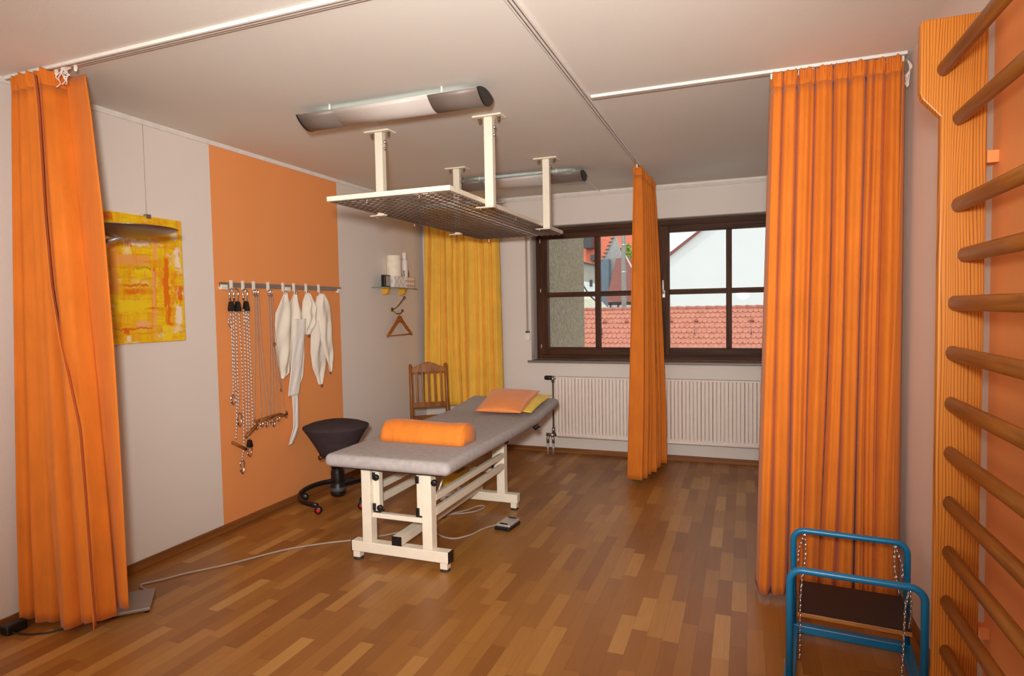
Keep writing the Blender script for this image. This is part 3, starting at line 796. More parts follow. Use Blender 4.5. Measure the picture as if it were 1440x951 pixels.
def drape(t, name, mat, E, x0, bulge, nu=24, nv=48, seed=0, folds=1.5, fa=.010):
    """hanging cloth: E = list of (z, y_left, y_right) top to bottom"""
    PTS = [(-e[0], e[1], e[2]) for e in E]
    def fn(u, v):
        z = lerp(E[0][0], E[-1][0], v); l, r = pw(PTS, -z)
        return Vector((x0 + bulge*math.sin(PI*u)*math.sin(PI*min(1, v*1.1+.05))**.5 + fa*math.sin(u*folds*2*PI+seed+v*2.2) + fa*.45*math.sin(u*11+v*17+seed*2)*math.sin(PI*u), lerp(l, r, u), z))
    m = MB(); m.grid(fn, nu, nv); return m.build(name, mat, t, solid=.004)
def ring(t, y, z, r=.012, x=.044):
    m = MB(); m.tube([(x, y+r*math.cos(a*PI/5), z+r*math.sin(a*PI/5)) for a in range(10)], .0032, 6, closed=True); m.build('metal_ring', MT['brass'], t)
t = thing('therapy_sling', 'cream canvas sling on the fifth wall hook, beside the thin cords', 'sling', (.05, -2.2, .96), 'canvas slings on the wall hooks')
drape(t, 'canvas', MT['sling'], [(1.588, -2.20, -2.172), (1.52, -2.245, -2.14), (1.44, -2.300, -2.115), (1.32, -2.312, -2.115), (1.206, -2.308, -2.135), (1.08, -2.285, -2.15), (.99, -2.262, -2.165), (.955, -2.250, -2.235)], .034, .03, seed=1)
ring(t, -2.187, 1.590); ring(t, -2.322, 1.215)
m = MB(); m.tube([(.034, -2.318, 1.20), (.034, -2.28, 1.0), (.036, -2.262, .89)], .003, 6); m.build('cord', MT['cord'], t); ring(t, -2.262, .878, .010, .038)
t = thing('therapy_sling', 'cream sling with long white strap on the sixth wall hook', 'sling', (.05, -2.07, .46), 'canvas slings on the wall hooks')
drape(t, 'canvas', MT['sling'], [(1.588, -2.085, -2.055), (1.52, -2.135, -2.03), (1.42, -2.150, -1.985), (1.30, -2.15, -1.975), (1.1, -2.14, -1.99), (.95, -2.13, -2.02), (.87, -2.11, -2.075)], .030, .022, seed=2)
drape(t, 'wide_strap', MT['strap'], [(1.392, -2.124, -1.998), (1.30, -2.126, -2.008), (1.05, -2.176, -2.056), (.86, -2.214, -2.094), (.822, -2.220, -2.108)], .062, .004, seed=0, fa=.002)
drape(t, 'strap_tail', MT['strap'], [(.86, -2.172, -2.105), (.70, -2.168, -2.106), (.58, -2.172, -2.110), (.52, -2.20, -2.14), (.462, -2.226, -2.186)], .056, .003, seed=0, fa=.002)
ring(t, -2.07, 1.590)
t = thing('therapy_sling', 'short crumpled cream sling on the seventh wall hook', 'sling', (.05, -1.93, 1.26), 'canvas slings on the wall hooks')
drape(t, 'canvas', MT['sling'], [(1.588, -1.952, -1.925), (1.53, -1.985, -1.87), (1.48, -1.99, -1.842), (1.36, -1.995, -1.842), (1.30, -1.985, -1.88), (1.265, -1.955, -1.925)], .034, .035, seed=3, folds=2.2, fa=.012)
ring(t, -1.931, 1.590); ring(t, -1.942, 1.258, .010)
t = thing('therapy_sling', 'long two layered cream sling on the last wall hook, above the stool', 'sling', (.05, -1.78, .86), 'canvas slings on the wall hooks')
drape(t, 'back_layer', MT['sling'], [(1.57, -1.80, -1.76), (1.45, -1.845, -1.74), (1.30, -1.885, -1.72), (1.12, -1.900, -1.72), (1.0, -1.885, -1.735), (.92, -1.845, -1.76), (.86, -1.825, -1.785)], .026, .02, seed=4)
drape(t, 'front_layer', MT['sling'], [(1.588, -1.795, -1.765), (1.53, -1.83, -1.705), (1.48, -1.845, -1.682), (1.25, -1.82, -1.668), (1.12, -1.775, -1.655), (1.02, -1.725, -1.665), (.95, -1.70, -1.683)], .046, .03, seed=5)
ring(t, -1.778, 1.590); ring(t, -1.806, .852, .010); ring(t, -1.692, .945, .009)

# ------------------------------------------------------------------ shelf with small things
t = thing('glass_shelf', 'small green glass wall shelf on two yellow brackets', 'shelf', (0, -.66, 1.60))
SZ = 1.662
m = MB(); m.prism([(0, -1.0), (.11, -.98), (.13, -.9), (.13, -.42), (.11, -.34), (0, -.32)], 'z', SZ-.008, SZ); m.build('pane', MT['shelfglass'], t, bevel=.001)
for y in (-.80, -.50):
    m = MB(); m.prism([(0, SZ-.008), (.07, SZ-.008), (.05, SZ-.06), (0, SZ-.07)], 'y', y-.022, y+.022); m.build('bracket', MT['yellowplastic'], t, bevel=.006)
t = thing('photo_frame', 'small black framed picture standing at the left of the glass shelf', 'picture frame', (.08, -.88, SZ))
m = MB(); m.box((.045, -.905, SZ), (.085, -.80, SZ+.115)); m.build('frame', MT['black'], t, bevel=.006)
m = MB(); m.box((.084, -.882, SZ+.012), (.087, -.81, SZ+.104)); m.build('print', MT['photo'], t)
m = MB(); m.box((.02, -.785, SZ), (.115, -.575, SZ+.105)); tag(centre_origin(m.build('tissue_box', MT['tissue_a'], bevel=.004)), 'white and grey patterned tissue box on the glass shelf', 'box')
m = MB(); m.box((.02, -.565, SZ), (.115, -.40, SZ+.105)); tag(centre_origin(m.build('tissue_box', MT['tissue_b'], bevel=.004)), 'tissue box with brown and white diamonds at the right of the shelf', 'box')
m = MB(); m.lathe([(0, 0), (.068, 0), (.070, .004), (.070, .196), (.068, .20), (.022, .20), (.020, .18), (0, .18)], 28, (.068-.002, -.705, SZ+.1052)); tag(centre_origin(m.build('paper_roll', MT['paper'])), 'cream paper roll standing on the grey patterned tissue box', 'paper roll')
t = thing('bottle', 'tall white bottle with a round cap on the diamond patterned box', 'bottle', (.07, -.515, SZ+.106))
m = MB(); m.lathe([(0, 0), (.030, 0), (.032, .006), (.032, .15), (.026, .172), (.016, .18), (0, .18)], 20, (.07, -.515, SZ+.1052)); m.build('body', MT['bottle'], t)
m = MB(); m.lathe([(0, .18), (.021, .18), (.022, .19), (.021, .235), (.015, .245), (0, .245)], 18, (.07, -.515, SZ+.1055)); m.build('cap', MT['bottle'], t)
t = thing('bottle', 'tiny brown bottle beside the tall white bottle', 'bottle', (.07, -.455, SZ+.106))
m = MB(); m.lathe([(0, 0), (.012, 0), (.013, .004), (.013, .05), (.007, .062), (0, .062)], 14, (.07, -.455, SZ+.1052)); m.build('body', MT['brownglass'], t)
m = MB(); m.lathe([(0, .0), (.008, .0), (.008, .014), (0, .014)], 12, (.07, -.455, SZ+.1672)); m.build('cap', MT['black'], t)
for y, lab, k in ((-.655, 'small black and white figurine in front of the paper roll', 1), (-.585, 'small black and white figurine next to the white bottle', .9)):
    zz = SZ+.1052
    xx = .098
    t = thing('figurine', lab, 'figurine', (xx, y-.018 if k == 1 else y, zz))
    m = MB(); m.ball((xx, y, zz+.022*k), .022*k, 10, (.62, 1, 1)); m.build('body', MT['figure'], t)
    m = MB(); m.ball((xx, y+.006, zz+.052*k), .015*k, 10, (.8, 1, 1)); m.build('head', MT['figure'], t)
    for s in (-1, 1):
        m = MB(); m.ball((xx, y+.006+s*.010*k, zz+.068*k), .006, 6); m.build('ear', MT['figure'], t)

t = thing('coat_hook', 'curved brass coat hook on the wall below the glass shelf', 'hook', (0, -.61, 1.43))
m = MB(); m.lathe([(0, 0), (.020, 0), (.020, .008), (.012, .013), (0, .014)], 18, M=Matrix.Translation((0, -.655, 1.452)) @ Matrix.Rotation(R_(90), 4, 'Y')); m.build('rosette', MT['brass'], t)
m = MB(); m.tube(smooth_path([(.01, -.655, 1.452), (.05, -.64, 1.48), (.075, -.60, 1.53), (.085, -.565, 1.565)]), .0055, 8); m.ball((.086, -.562, 1.568), .014, 8); m.build('upper_arm', MT['brass'], t)
m = MB(); m.tube(smooth_path([(.01, -.652, 1.448), (.035, -.635, 1.415), (.06, -.605, 1.412), (.07, -.58, 1.438)]), .0055, 8); m.ball((.071, -.577, 1.442), .013, 8); m.build('lower_arm', MT['brass'], t)
t = thing('coat_hanger', 'brown wooden coat hanger hanging from the brass hook', 'hanger', (.045, -.60, 1.21))
P1 = []
prof = [(-.225, 1.215), (-.232, 1.228), (-.215, 1.25), (-.12, 1.325), (-.05, 1.385), (-.028, 1.415), (0, 1.424), (.028, 1.415), (.05, 1.385), (.12, 1.325), (.215, 1.25), (.232, 1.228), (.225, 1.215), (.19, 1.235), (.11, 1.292), (.04, 1.348), (0, 1.362), (-.04, 1.348), (-.11, 1.292), (-.19, 1.235)]
yc = -.594; dz = -.028
m = MB()
pr = [(yc+p[0]*1.02, p[1]+dz) for p in prof]
outer = pr[:13]; inner = [pr[12]] + pr[13:] + [pr[0]]
inner = list(reversed(inner)); N = 24
def samp(poly, n):
    d = [0]
    for a, b in zip(poly, poly[1:]): d.append(d[-1]+math.hypot(a[0]-b[0], a[1]-b[1]))
    out = []
    for i in range(n+1):
        s = d[-1]*i/n
        for k in range(len(d)-1):
            if s <= d[k+1]+1e-9:
                q = (s-d[k])/(d[k+1]-d[k]); out.append((lerp(poly[k][0], poly[k+1][0], q), lerp(poly[k][1], poly[k+1][1], q))); break
    return out
O, I = samp(outer, N), samp(inner, N)
for x in (.038, .054):
    m.grid(lambda u, v: Vector((x, lerp(O[round(u*N)][0], I[round(u*N)][0], v), lerp(O[round(u*N)][1], I[round(u*N)][1], v))), N, 1, False)
for C_ in (O, I): m.grid(lambda u, v: Vector((lerp(.038, .054, v), C_[round(u*N)][0], C_[round(u*N)][1])), N, 1, False)
bmesh.ops.remove_doubles(m.bm, verts=m.bm.verts[:], dist=.0004)
m.build('shoulders', MT['hanger'], t, bevel=.003)
m = MB(); m.tube([(.046, yc-.205, 1.203), (.046, yc+.205, 1.203)], .006, 8); m.build('bar', MT['hanger'], t)
m = MB(); m.tube(smooth_path([(.046, yc, 1.394), (.046, yc, 1.415), (.046, yc-.012, 1.425), (.047, yc-.016, 1.437), (.047, yc-.006, 1.4465)]), .0022, 6); m.build('wire_hook', MT['steel'], t)

# ------------------------------------------------------------------ ceiling rack
t = thing('sling_therapy_rack', 'cream steel mesh rack hung from the ceiling above the treatment table', 'ceiling rack', (1.43, -1.95, 2.03))
RX0, RX1, RYN, RYF, RZ0, RZ1 = 1.045, 1.802, -3.0, -.90, 2.052, 2.078
m = MB()
m.box((RX0, RYN, RZ0), (RX1, RYN+.028, RZ1)); m.box((RX0, RYF-.028, RZ0), (RX1, RYF, RZ1))
m.box((RX0, RYN+.028, RZ0), (RX0+.028, RYF-.028, RZ1)); m.box((RX1-.028, RYN+.028, RZ0), (RX1, RYF-.028, RZ1)); m.build('frame', MT['cream'], t, bevel=.002)
m = MB(); zz = RZ0-.002; wr = .0032
k = 0; y = RYN+.03
while y < RYF-.02: m.tube([(RX0+.008, y, zz), (RX1-.008, y, zz)], wr, 6); y += .05
x = RX0+.03
while x < RX1-.02: m.tube([(x, RYN+.008, zz-.0046), (x, RYF-.008, zz-.0046)], wr, 6); x += .05
m.build('wire_mesh', MT['wire'], t)
for (px, py) in ((1.092, -2.515), (1.830, -2.525), (1.092, -1.415), (1.830, -1.425)):
    m = MB(); m.box((px-.026, py-.022, 2.036), (px+.026, py+.022, H-.008)); p = m.build('post', MT['cream'], t, bevel=.003)
    m = MB(); m.box((px-.088, py-.045, H-.008), (px+.088, py+.045, H)); m.build('ceiling_plate', MT['cream'], p, bevel=.001)
    for s in (-.058, .058):
        m = MB(); m.lathe([(0, -.022), (.006, -.022), (.008, -.016), (.012, -.012), (.012, 0), (.014, 0), (.014, .004), (0, .004)], 12, (px+s, py, H-.012)); m.build('bolt', MT['chrome'], p)
    sg = 1
    for z in (2.488, 2.445):
        for sg in (-1, 1):
            m = MB(); m.lathe([(0, 0), (.010, 0), (.011, .006), (.006, .012), (0, .013)], 12, M=Matrix.Translation((px+sg*.026, py+.006, z)) @ Matrix.Rotation(R_(90*sg), 4, 'Y')); m.build('bolt', MT['chrome'], p)
    if px < 1.5: m = MB(); m.box((RX0-.03, py-.016, 2.033), (px+.024, py+.016, 2.0385))
    else: m = MB(); m.box((RX1-.06, py-.016, 2.030), (px+.024, py+.016, 2.036))
    m.build('clamp_plate', MT['cream'], p, bevel=.001)
    m = MB(); bx = (RX0+.012) if px < 1.5 else RX1-.035
    m.lathe([(0, -.03), (.005, -.03), (.005, 0), (0, 0)], 10, (bx, py, 2.045)); m.ball((bx, py, 2.026), .008, 6); m.build('clamp_bolt', MT['chrome'], p)
for (x, y) in ((1.30, -2.99), (1.62, -2.99), (RX1-.012, -2.0), (RX0+.012, -2.05), (1.14, -.91)):
    m = MB(); m.tube([(x, y, RZ0-.004), (x, y, RZ0-.022)], .004, 8); m.ball((x, y, RZ0-.024), .007, 6); m.build('screw', MT['chrome'], t)

# ------------------------------------------------------------------ ceiling lamps
def lens(hw, zc, up, dn, n=14, yc=0):
    lo = [(yc-hw+2*hw*i/n, zc-dn*math.sin(PI*i/n)**.8) for i in range(n+1)]
    hi = [(yc+hw-2*hw*i/n, zc+up*math.sin(PI*i/n)**.8) for i in range(1, n)]
    return lo, hi
LX0, LX1, LYC, LZ = .945, 2.005, -3.0, 2.508
t = thing('ceiling_lamp', 'long lens shaped ceiling lamp nearest the camera, ahead of the rack', 'lamp', (1.475, LYC, LZ), 'long ceiling lamps')
lo, hi = lens(.098, LZ, .020, .058, yc=LYC)
def shell(nm, mat, x0, x1, poly, close):
    m = MB()
    n = len(poly)
    m.grid(lambda u, v: Vector((lerp(x0, x1, v), poly[round(u*(n-1))][0], poly[round(u*(n-1))][1])), n-1, 1)
    return m.build(nm, mat, t, solid=.003)
shell('diffuser', MT['opal'], 1.175, 1.735, lo, False)
shell('end_section', MT['lampmetal'], LX0, 1.175, lo, False); shell('end_section', MT['lampmetal'], 1.735, LX1, lo, False)
up_ = [lo[-1]] + hi[:5]; dn_ = hi[-5:] + [lo[0]]
shell('top_rim', MT['alu_light'], LX0, LX1, up_, False); shell('top_rim', MT['alu_light'], LX0, LX1, dn_, False)
for x0, x1 in ((LX0-.008, LX0), (LX1, LX1+.008)):
    l2, h2 = lens(.103, LZ, .024, .062, yc=LYC); m = MB(); m.prism(l2+h2, 'x', x0, x1); m.build('end_cap', MT['black'], t, bevel=.002)
m = MB(); m.tube([(LX0+.1, LYC, LZ-.012), (LX1-.1, LYC, LZ-.012)], .013, 12); m.build('tube', MT['tube'], t)
for x in (1.13, 1.80):
    m = MB(); m.tube([(x, LYC-.062, LZ+.006), (x, LYC-.062, H)], .006, 8); m.build('standoff', MT['plastic_white'], t)
for x in (1.13, 1.80):
    m = MB(); m.tube([(x, LYC+.062, LZ+.006), (x, LYC+.062, H)], .006, 8); m.build('standoff', MT['plastic_white'], t)
dup(t, (1.475, -1.0, LZ), 'long lens shaped ceiling lamp farther back, behind the rack posts', 'long ceiling lamps')

# ------------------------------------------------------------------ treatment table
t = thing('treatment_table', 'cream framed treatment table with grey padded top and raised head end', 'treatment table', (1.37, -2.3, 0))
def tz(y): return 0 if y < -1.45 else (y+1.45)*.105
TX0, TX1, TY0, TY1 = .972, 1.76, -3.01, -.935
m = MB(); ny = 26
def padv(x, y, z): return m.v((x, y, z+tz(y)))
ys = [lerp(TY0, TY1, j/ny) for j in range(ny+1)]; nx = 6; xs = [lerp(TX0, TX1, i/nx) for i in range(nx+1)]
top = [[padv(x, y, .636) for x in xs] for y in ys]; bt = [[padv(x, y, .562) for x in xs] for y in ys]
for j in range(ny):
    for i in range(nx):
        m.f([top[j][i], top[j][i+1], top[j+1][i+1], top[j+1][i]]); m.f([bt[j][i], bt[j+1][i], bt[j+1][i+1], bt[j][i+1]])
    m.f([top[j][0], top[j+1][0], bt[j+1][0], bt[j][0]]); m.f([top[j][nx], bt[j][nx], bt[j+1][nx], top[j+1][nx]])
for i in range(nx):
    m.f([top[0][i], bt[0][i], bt[0][i+1], top[0][i+1]]); m.f([top[ny][i], top[ny][i+1], bt[ny][i+1], bt[ny][i]])
m.build('padded_top', MT['greyfab'], t, bevel=.033, seg=5, smooth=True)
# under-pad boards
m = MB(); m.box((1.05, -2.95, .548), (1.69, -1.47, .562)); m.build('base_board', MT['black'], t)
m = MB(); m.bar((1.12, -1.45, .545), (1.12, -1.0, .593), .03, .03); m.bar((1.62, -1.45, .545), (1.62, -1.0, .593), .03, .03); m.build('head_support', MT['cream'], t)
def endframe(y, nm):
    s = 1
    m = MB()
    m.box((1.068, y-.03, .05), (1.692, y+.03, .112)); p = m.build('foot_beam', MT['cream'], t, bevel=.004)
    for x in ((1.068-.003, 1.692) if nm == 'near' else (1.065,)):
        m = MB(); m.box((x, y-.031, .049), (x+.003, y+.031, .113)); m.build('end_cap', MT['black'], p)
    for x in (1.095, 1.660):
        m = MB(); m.box((x-.022, y-.022, .012), (x+.022, y+.022, .05)); q = m.build('foot', MT['cream'], p, bevel=.002)
        m = MB(); m.lathe([(0, 0), (.029, 0), (.029, .006), (.022, .012), (0, .012)], 16, (x, y, 0)); m.build('rubber_foot', MT['rubber'], p)
    for x in (1.176, 1.567):
        m = MB(); m.box((x-.030, y-.030, .112), (x+.030, y+.030, .548)); m.build('upright', MT['cream'], t, bevel=.003)
    m = MB(); m.box((1.206, y-.015, .255), (1.537, y+.02, .283)); m.build('crossbar', MT['cream'], t, bevel=.003)
    for x in (1.226, 1.510):
        m = MB(); m.box((x-.020, y+.0, .290), (x+.020, y+.04, .530)); m.build('lift_post', MT['cream'], t, bevel=.003)
        for z in (.495, .315):
            m = MB(); m.box((x-.024, y-.010, z-.021), (x-.002, y+.0, z+.021)); m.build('guide_block', MT['black'], t, bevel=.003)
        m = MB(); m.box((x-.026, y-.004, .283), (x+.026, y+.044, .290)); m.build('guide_plate', MT['black'], t)
    for x in (1.240, 1.612):
        m = MB(); m.lathe([(0, 0), (.016, 0), (.018, .004), (.018, .016), (.014, .02), (0, .02)], 14, M=Matrix.Translation((x, y-.012, .492)) @ Matrix.Rotation(R_(90), 4, 'X')); m.build('knob', MT['black'], t)
    m = MB(); m.lathe([(0, 0), (.016, 0), (.018, .004), (.018, .016), (.014, .02), (0, .02)], 14, M=Matrix.Translation((1.262, y-.012, .318)) @ Matrix.Rotation(R_(90), 4, 'X')); m.build('knob', MT['black'], t)
endframe(-2.87, 'near'); endframe(-1.77, 'far')
for x in (1.155, 1.583):
    m = MB(); m.box((x-.014, -2.84, .292), (x+.014, -1.80, .334)); m.build('side_rail', MT['cream'], t, bevel=.003)
    m = MB(); m.box((x-.014, -2.84, .375), (x+.014, -1.80, .412)); m.build('lift_rail', MT['cream'], t, bevel=.003)
m = MB(); m.box((1.345, -2.905, .118), (1.405, -1.75, .168)); p = m.build('centre_beam', MT['cream'], t, bevel=.003)
m = MB(); m.box((1.344, -2.908, .117), (1.406, -2.904, .169)); m.build('beam_cap', MT['black'], p)
m = MB(); m.tube([(1.352, -2.46, .165), (1.372, -2.30, .36), (1.385, -2.20, .548)], .008, 8); m.build('lift_rod', MT['alu_light'], t)
m = MB(); m.box((1.69, -1.50, .545), (1.74, -1.44, .562)); m.tube([(1.70, -1.47, .55), (1.72, -1.45, .52), (1.735, -1.40, .535)], .008, 8); m.build('head_lever', MT['black'], t)

m = MB(); m.box((1.195, -1.995, .170), (1.328, -1.815, .292)); q = m.build('motor_housing', MT['yellowbox'], t, bevel=.005); q['label'] = 'yellow motor housing under the padded top'
m = MB(); m.box((1.190, -2.0, .158), (1.352, -1.81, .170)); m.build('motor_plate', MT['cream'], t, bevel=.001)
m = MB(); m.tube([(1.345, -2.03, .19), (1.345, -1.96, .19)], .018, 10); m.build('motor_plug', MT['plastic_white'], t)
# things under the table
m = MB(); m.tube(smooth_path([(.30, -3.60, .006), (.20, -3.56, .006), (.255, -3.47, .006), (.31, -3.37, .006), (.44, -3.20, .006), (.60, -2.93, .006), (.76, -2.77, .006), (.92, -2.65, .006), (1.05, -2.53, .006), (1.14, -2.42, .006), (1.25, -2.33, .006)]), .0055, 8)
tag(centre_origin(m.build('power_cable', MT['cord'])), 'grey power cable running over the floor from left curtain to the table', 'cable')
m = MB(); m.tube(smooth_path([(1.22, -2.10, .006), (1.252, -2.05, .006), (1.343, -1.92, .006), (1.387, -1.81, .006), (1.43, -1.79, .006), (1.445, -1.83, .006), (1.42, -1.92, .006), (1.351, -1.985, .006), (1.285, -2.03, .006), (1.24, -2.12, .006)]), .0055, 8)
tag(centre_origin(m.build('cable_loop', MT['cord'])), 'loop of grey cable lying on the floor under the table', 'cable')
t = thing('foot_pedal', 'silver topped black foot switch on the floor right of the table', 'foot switch', (1.74, -2.12, 0))
Mp = Matrix.Translation((1.742, -2.125, 0)) @ Matrix.Rotation(R_(-6), 4, 'Z')
m = MB(Mp); m.box((-.055, -.085, 0), (.055, .085, .022)); m.build('base', MT['black'], t, bevel=.005)
m = MB(Mp); m.box((-.05, -.07, .022), (.05, .078, .036)); m.build('pedal', MT['alu_light'], t, bevel=.004)
for a in (-.06, .066):
    m = MB(Mp); m.box((-.028, a, .030), (.028, a+.012, .042)); m.build('toe_grip', MT['black'], t, bevel=.002)
m = MB(); m.tube(smooth_path([(1.69, -2.13, .012), (1.65, -2.15, .006), (1.61, -2.225, .006), (1.575, -2.35, .006), (1.512, -2.435, .006), (1.44, -2.44, .006), (1.365, -2.40, .006), (1.29, -2.34, .006)]), .0055, 8); m.build('cable', MT['cord'], t)

# bolster
t = thing('bolster', 'orange half round bolster lying across the foot end of the table', 'bolster', (1.37, -2.52, .636))
m = MB(); nB = 22
sec = []
for i in range(nB):
    a = 2*PI*i/nB; c, s_ = math.cos(a), math.sin(a)
    sec.append((math.copysign(abs(c)**.75, c)*.105, (max(s_, -.05)*1.0)))
def bol(u, v):
    k = round(u*nB) % nB
    xx = lerp(1.085, 1.665, v); e = min(1, min(v, 1-v)/.055); e = math.sqrt(max(0, 1-(1-e)**2))*.22+.78 if e < 1 else 1
    dy, hz = sec[k]
    sag = .004*math.sin(v*7)
    z = .638 + (max(0, hz)*.118)*e + sag*max(0, hz)
    return Vector((xx, -2.515 + dy*e - .01*v, z))
m.grid(bol, nB, 30, True, True)
for v in (0, 1): m.f([m.v(bol(k/nB, v)) for k in range(nB)], True)
bmesh.ops.remove_doubles(m.bm, verts=m.bm.verts[:], dist=.0003)
m.build('cover', MT['bolster'], t)
m = MB(); m.tube([bol(k/nB, .978) + Vector((0.002, 0, .0)) for k in range(nB)], .0022, 6, closed=True); m.build('end_seam', MT['bolster'], t)

def pillow(name, mat, corners, th, label, seed, wr=.006, n=28):
    P = [Vector(c) for c in corners]; rnd = random.Random(seed); ph = [rnd.uniform(0, 6) for _ in range(6)]
    o = thing(name, label, 'cushion', tuple((P[0]+P[2])/2 + Vector((0, 0, 0))))
    m = MB()
    for sg in (1, -1):
        def fn(u, v):
            b = P[0].lerp(P[1], u).lerp(P[3].lerp(P[2], u), v)
            e = (1-abs(2*u-1)**2.4)*(1-abs(2*v-1)**2.4)
            # pinched sides
            c = (P[0]+P[1]+P[2]+P[3])/4
            pin = .10*(math.sin(PI*u)*(abs(2*v-1)**4) + math.sin(PI*v)*(abs(2*u-1)**4))
            b = b.lerp(c, pin*.5)
            h = th*(max(0, e)**.55)
            w = wr*(math.sin(9*u+ph[0]+5*v)+math.sin(13*v+ph[1]-6*u)*.7)*(e**.5)
            return b + Vector((0, 0, sg*h*.5 + w*.5 if sg > 0 else -h*.5))
        m.grid(fn, n, n)
    bmesh.ops.remove_doubles(m.bm, verts=m.bm.verts[:], dist=.0003)
    m.build('cover', mat, o)
    m = MB(); pts = []
    for a, b in ((0, 1), (1, 2), (2, 3), (3, 0)):
        c = (P[0]+P[1]+P[2]+P[3])/4
        for k in range(10):
            u = k/10; q = P[a].lerp(P[b], u); pts.append(q.lerp(c, .05*math.sin(PI*u)))
    m.tube(pts, .0025, 6, closed=True); m.build('seam', mat, o)
    return o
pillow('cushion', MT['yellowcush'], [(1.34, -1.50, .672), (1.715, -1.53, .662), (1.735, -1.06, .730), (1.30, -1.02, .730)], .055, 'crumpled yellow cushion lying beneath the apricot cushion', 5, .012)
pillow('cushion', MT['cushion'], [(1.285, -1.60, .668), (1.665, -1.62, .672), (1.655, -1.13, .770), (1.215, -1.06, .768)], .085, 'shiny apricot cushion on the raised head end of table', 9, .004)

# ------------------------------------------------------------------ stool
t = thing('stool', 'charcoal cone shaped rocking stool on a black curved castor base', 'stool', (.31, -2.0, 0))
SX, SY = .312, -2.0
m = MB(); m.lathe([(0, .345), (.10, .348), (.118, .356), (.150, .42), (.205, .515), (.236, .562), (.241, .573), (.236, .582), (.19, .600), (.11, .618), (.05, .624), (0, .625)], 48, (SX, SY, 0)); o = m.build('seat', MT['stoolfab'], t)
m = MB(); m.lathe([(.231, .566), (.2435, .570), (.2445, .5745), (.2425, .580), (.231, .582)], 48, (SX, SY, 0)); m.build('piping', MT['stoolfab'], o)
m = MB(); m.lathe([(0, .262), (.042, .262), (.050, .27), (.05, .282), (.035, .29), (.030, .346), (0, .346)], 24, (SX, SY, 0)); m.build('spindle', MT['black'], t)
m = MB(); m.tube(smooth_path([(SX-.13, SY-.03, .353), (SX-.13, SY-.05, .338), (SX-.10, SY-.08, .333), (SX-.06, SY-.09, .345)]), .005, 8); m.build('height_lever', MT['black'], t)
m = MB(); m.lathe([(0, .045), (.030, .04), (.050, .048), (.056, .065), (.056, .12), (.050, .135), (.046, .14), (.050, .150), (.050, .225), (.047, .24), (.043, .245), (.045, .262), (0, .263)], 28, (SX, SY, 0)); m.build('spring_column', MT['black'], t)
m = MB(); m.lathe([(.0566, .085), (.0572, .086), (.0572, .112), (.0566, .113)], 28, (SX, SY, 0)); m.build('label_band', MT['darkgrey'], t)
m = MB(); arc = []
RCX, RCY, RR = .325, -2.02, .280
def ringz(a): return .078 + .016*math.cos(a-R_(110))
for k in range(33):
    a = R_(-84 - 295*k/32)          # the ring is open toward the treatment table
    arc.append((RCX+RR*math.cos(a), RCY+RR*math.sin(a), ringz(a)))
m.tube(arc, .019, 10, rx=.012)
m.bar((SX, SY+.04, .115), (RCX, RCY+RR, .095), .05, .03); m.build('base_ring', MT['black'], t)
for a, hub in ((-84, True), (-19, True), (190, False), (80, False)):
    ax = RCX+RR*math.cos(R_(a)); ay = RCY+RR*math.sin(R_(a)); az = ringz(R_(a))
    m = MB(); m.tube([(ax, ay, .03), (ax, ay, az)], .009, 8)
    Mc = Matrix.Translation((ax+.008, ay, .0275)) @ Matrix.Rotation(R_(30), 4, 'Z') @ Matrix.Rotation(R_(90), 4, 'X')
    m.lathe([(0, -.016), (.020, -.016), (.0275, -.010), (.0275, .010), (.020, .016), (0, .016)], 18, M=Mc); c = m.build('castor', MT['black'], t)
    if hub:
        m = MB(); m.lathe([(0, .0165), (.015, .0165), (.014, .021), (0, .022)], 14, M=Mc); m.build('hub_cap', MT['red'], c)

# ------------------------------------------------------------------ chair
t = thing('dining_chair', 'brown wooden slat back chair in the corner before the yellow curtain', 'chair', (.55, -.9, 0))
B0 = Vector((.296, -.83, 0)); uu = Vector((.27, .20, 0)); WCH = uu.length; uu.normalize(); ff = Vector((uu.y, -uu.x, 0))
TC = Matrix(((uu.x, ff.x, 0, B0.x), (uu.y, ff.y, 0, B0.y), (0, 0, 1, 0), (0, 0, 0, 1)))
def back(z): return -.063*(z-.45)/.48 if z > .45 else .02*(z-.45)/.45*-1
for u in (0, WCH):
    m = MB(TC); m.tube([(u, -.03, 0), (u, back(.45), .45), (u, back(.7), .70), (u, back(.94), .925), (u, back(.94), .935)], [.015, .019, .017, .016, .010], 10); m.build('back_post', MT['chair'], t)
m = MB(TC)
arch = [(.012, .855), (.012, .905)] + [(lerp(.03, WCH-.03, k/12), .905+.045*math.sin(PI*k/12)**1.6) for k in range(13)] + [(WCH-.012, .905), (WCH-.012, .855)]
N0 = len(arch)
A = [m.v((p[0], back(p[1])-.010, p[1])) for p in arch]; Bv = [m.v((p[0], back(p[1])+.010, p[1])) for p in arch]
m.f(A); m.f(list(reversed(Bv)))
for i in range(N0):
    j = (i+1) % N0; m.f([A[j], A[i], Bv[i], Bv[j]])
m.build('top_rail', MT['chair'], t, bevel=.003)
m = MB(TC); m.bar((.01, back(.55), .55), (WCH-.01, back(.55), .55), .02, .045); m.build('lower_rail', MT['chair'], t, bevel=.003)
for k in range(5):
    u = .052 + (WCH-.104)*k/4
    m = MB(TC); m.bar((u, back(.565), .565), (u, back(.87), .87), .018, .010, up=(0, 1, 0)); m.build('slat', MT['chair'], t, bevel=.002)
m = MB(TC); m.prism([(.0, .015), (WCH, .015), (WCH+.03, .40), (WCH+.01, .415), (-.01, .415), (-.03, .40)], 'z', .435, .458); m.build('seat', MT['chair'], t, bevel=.006)
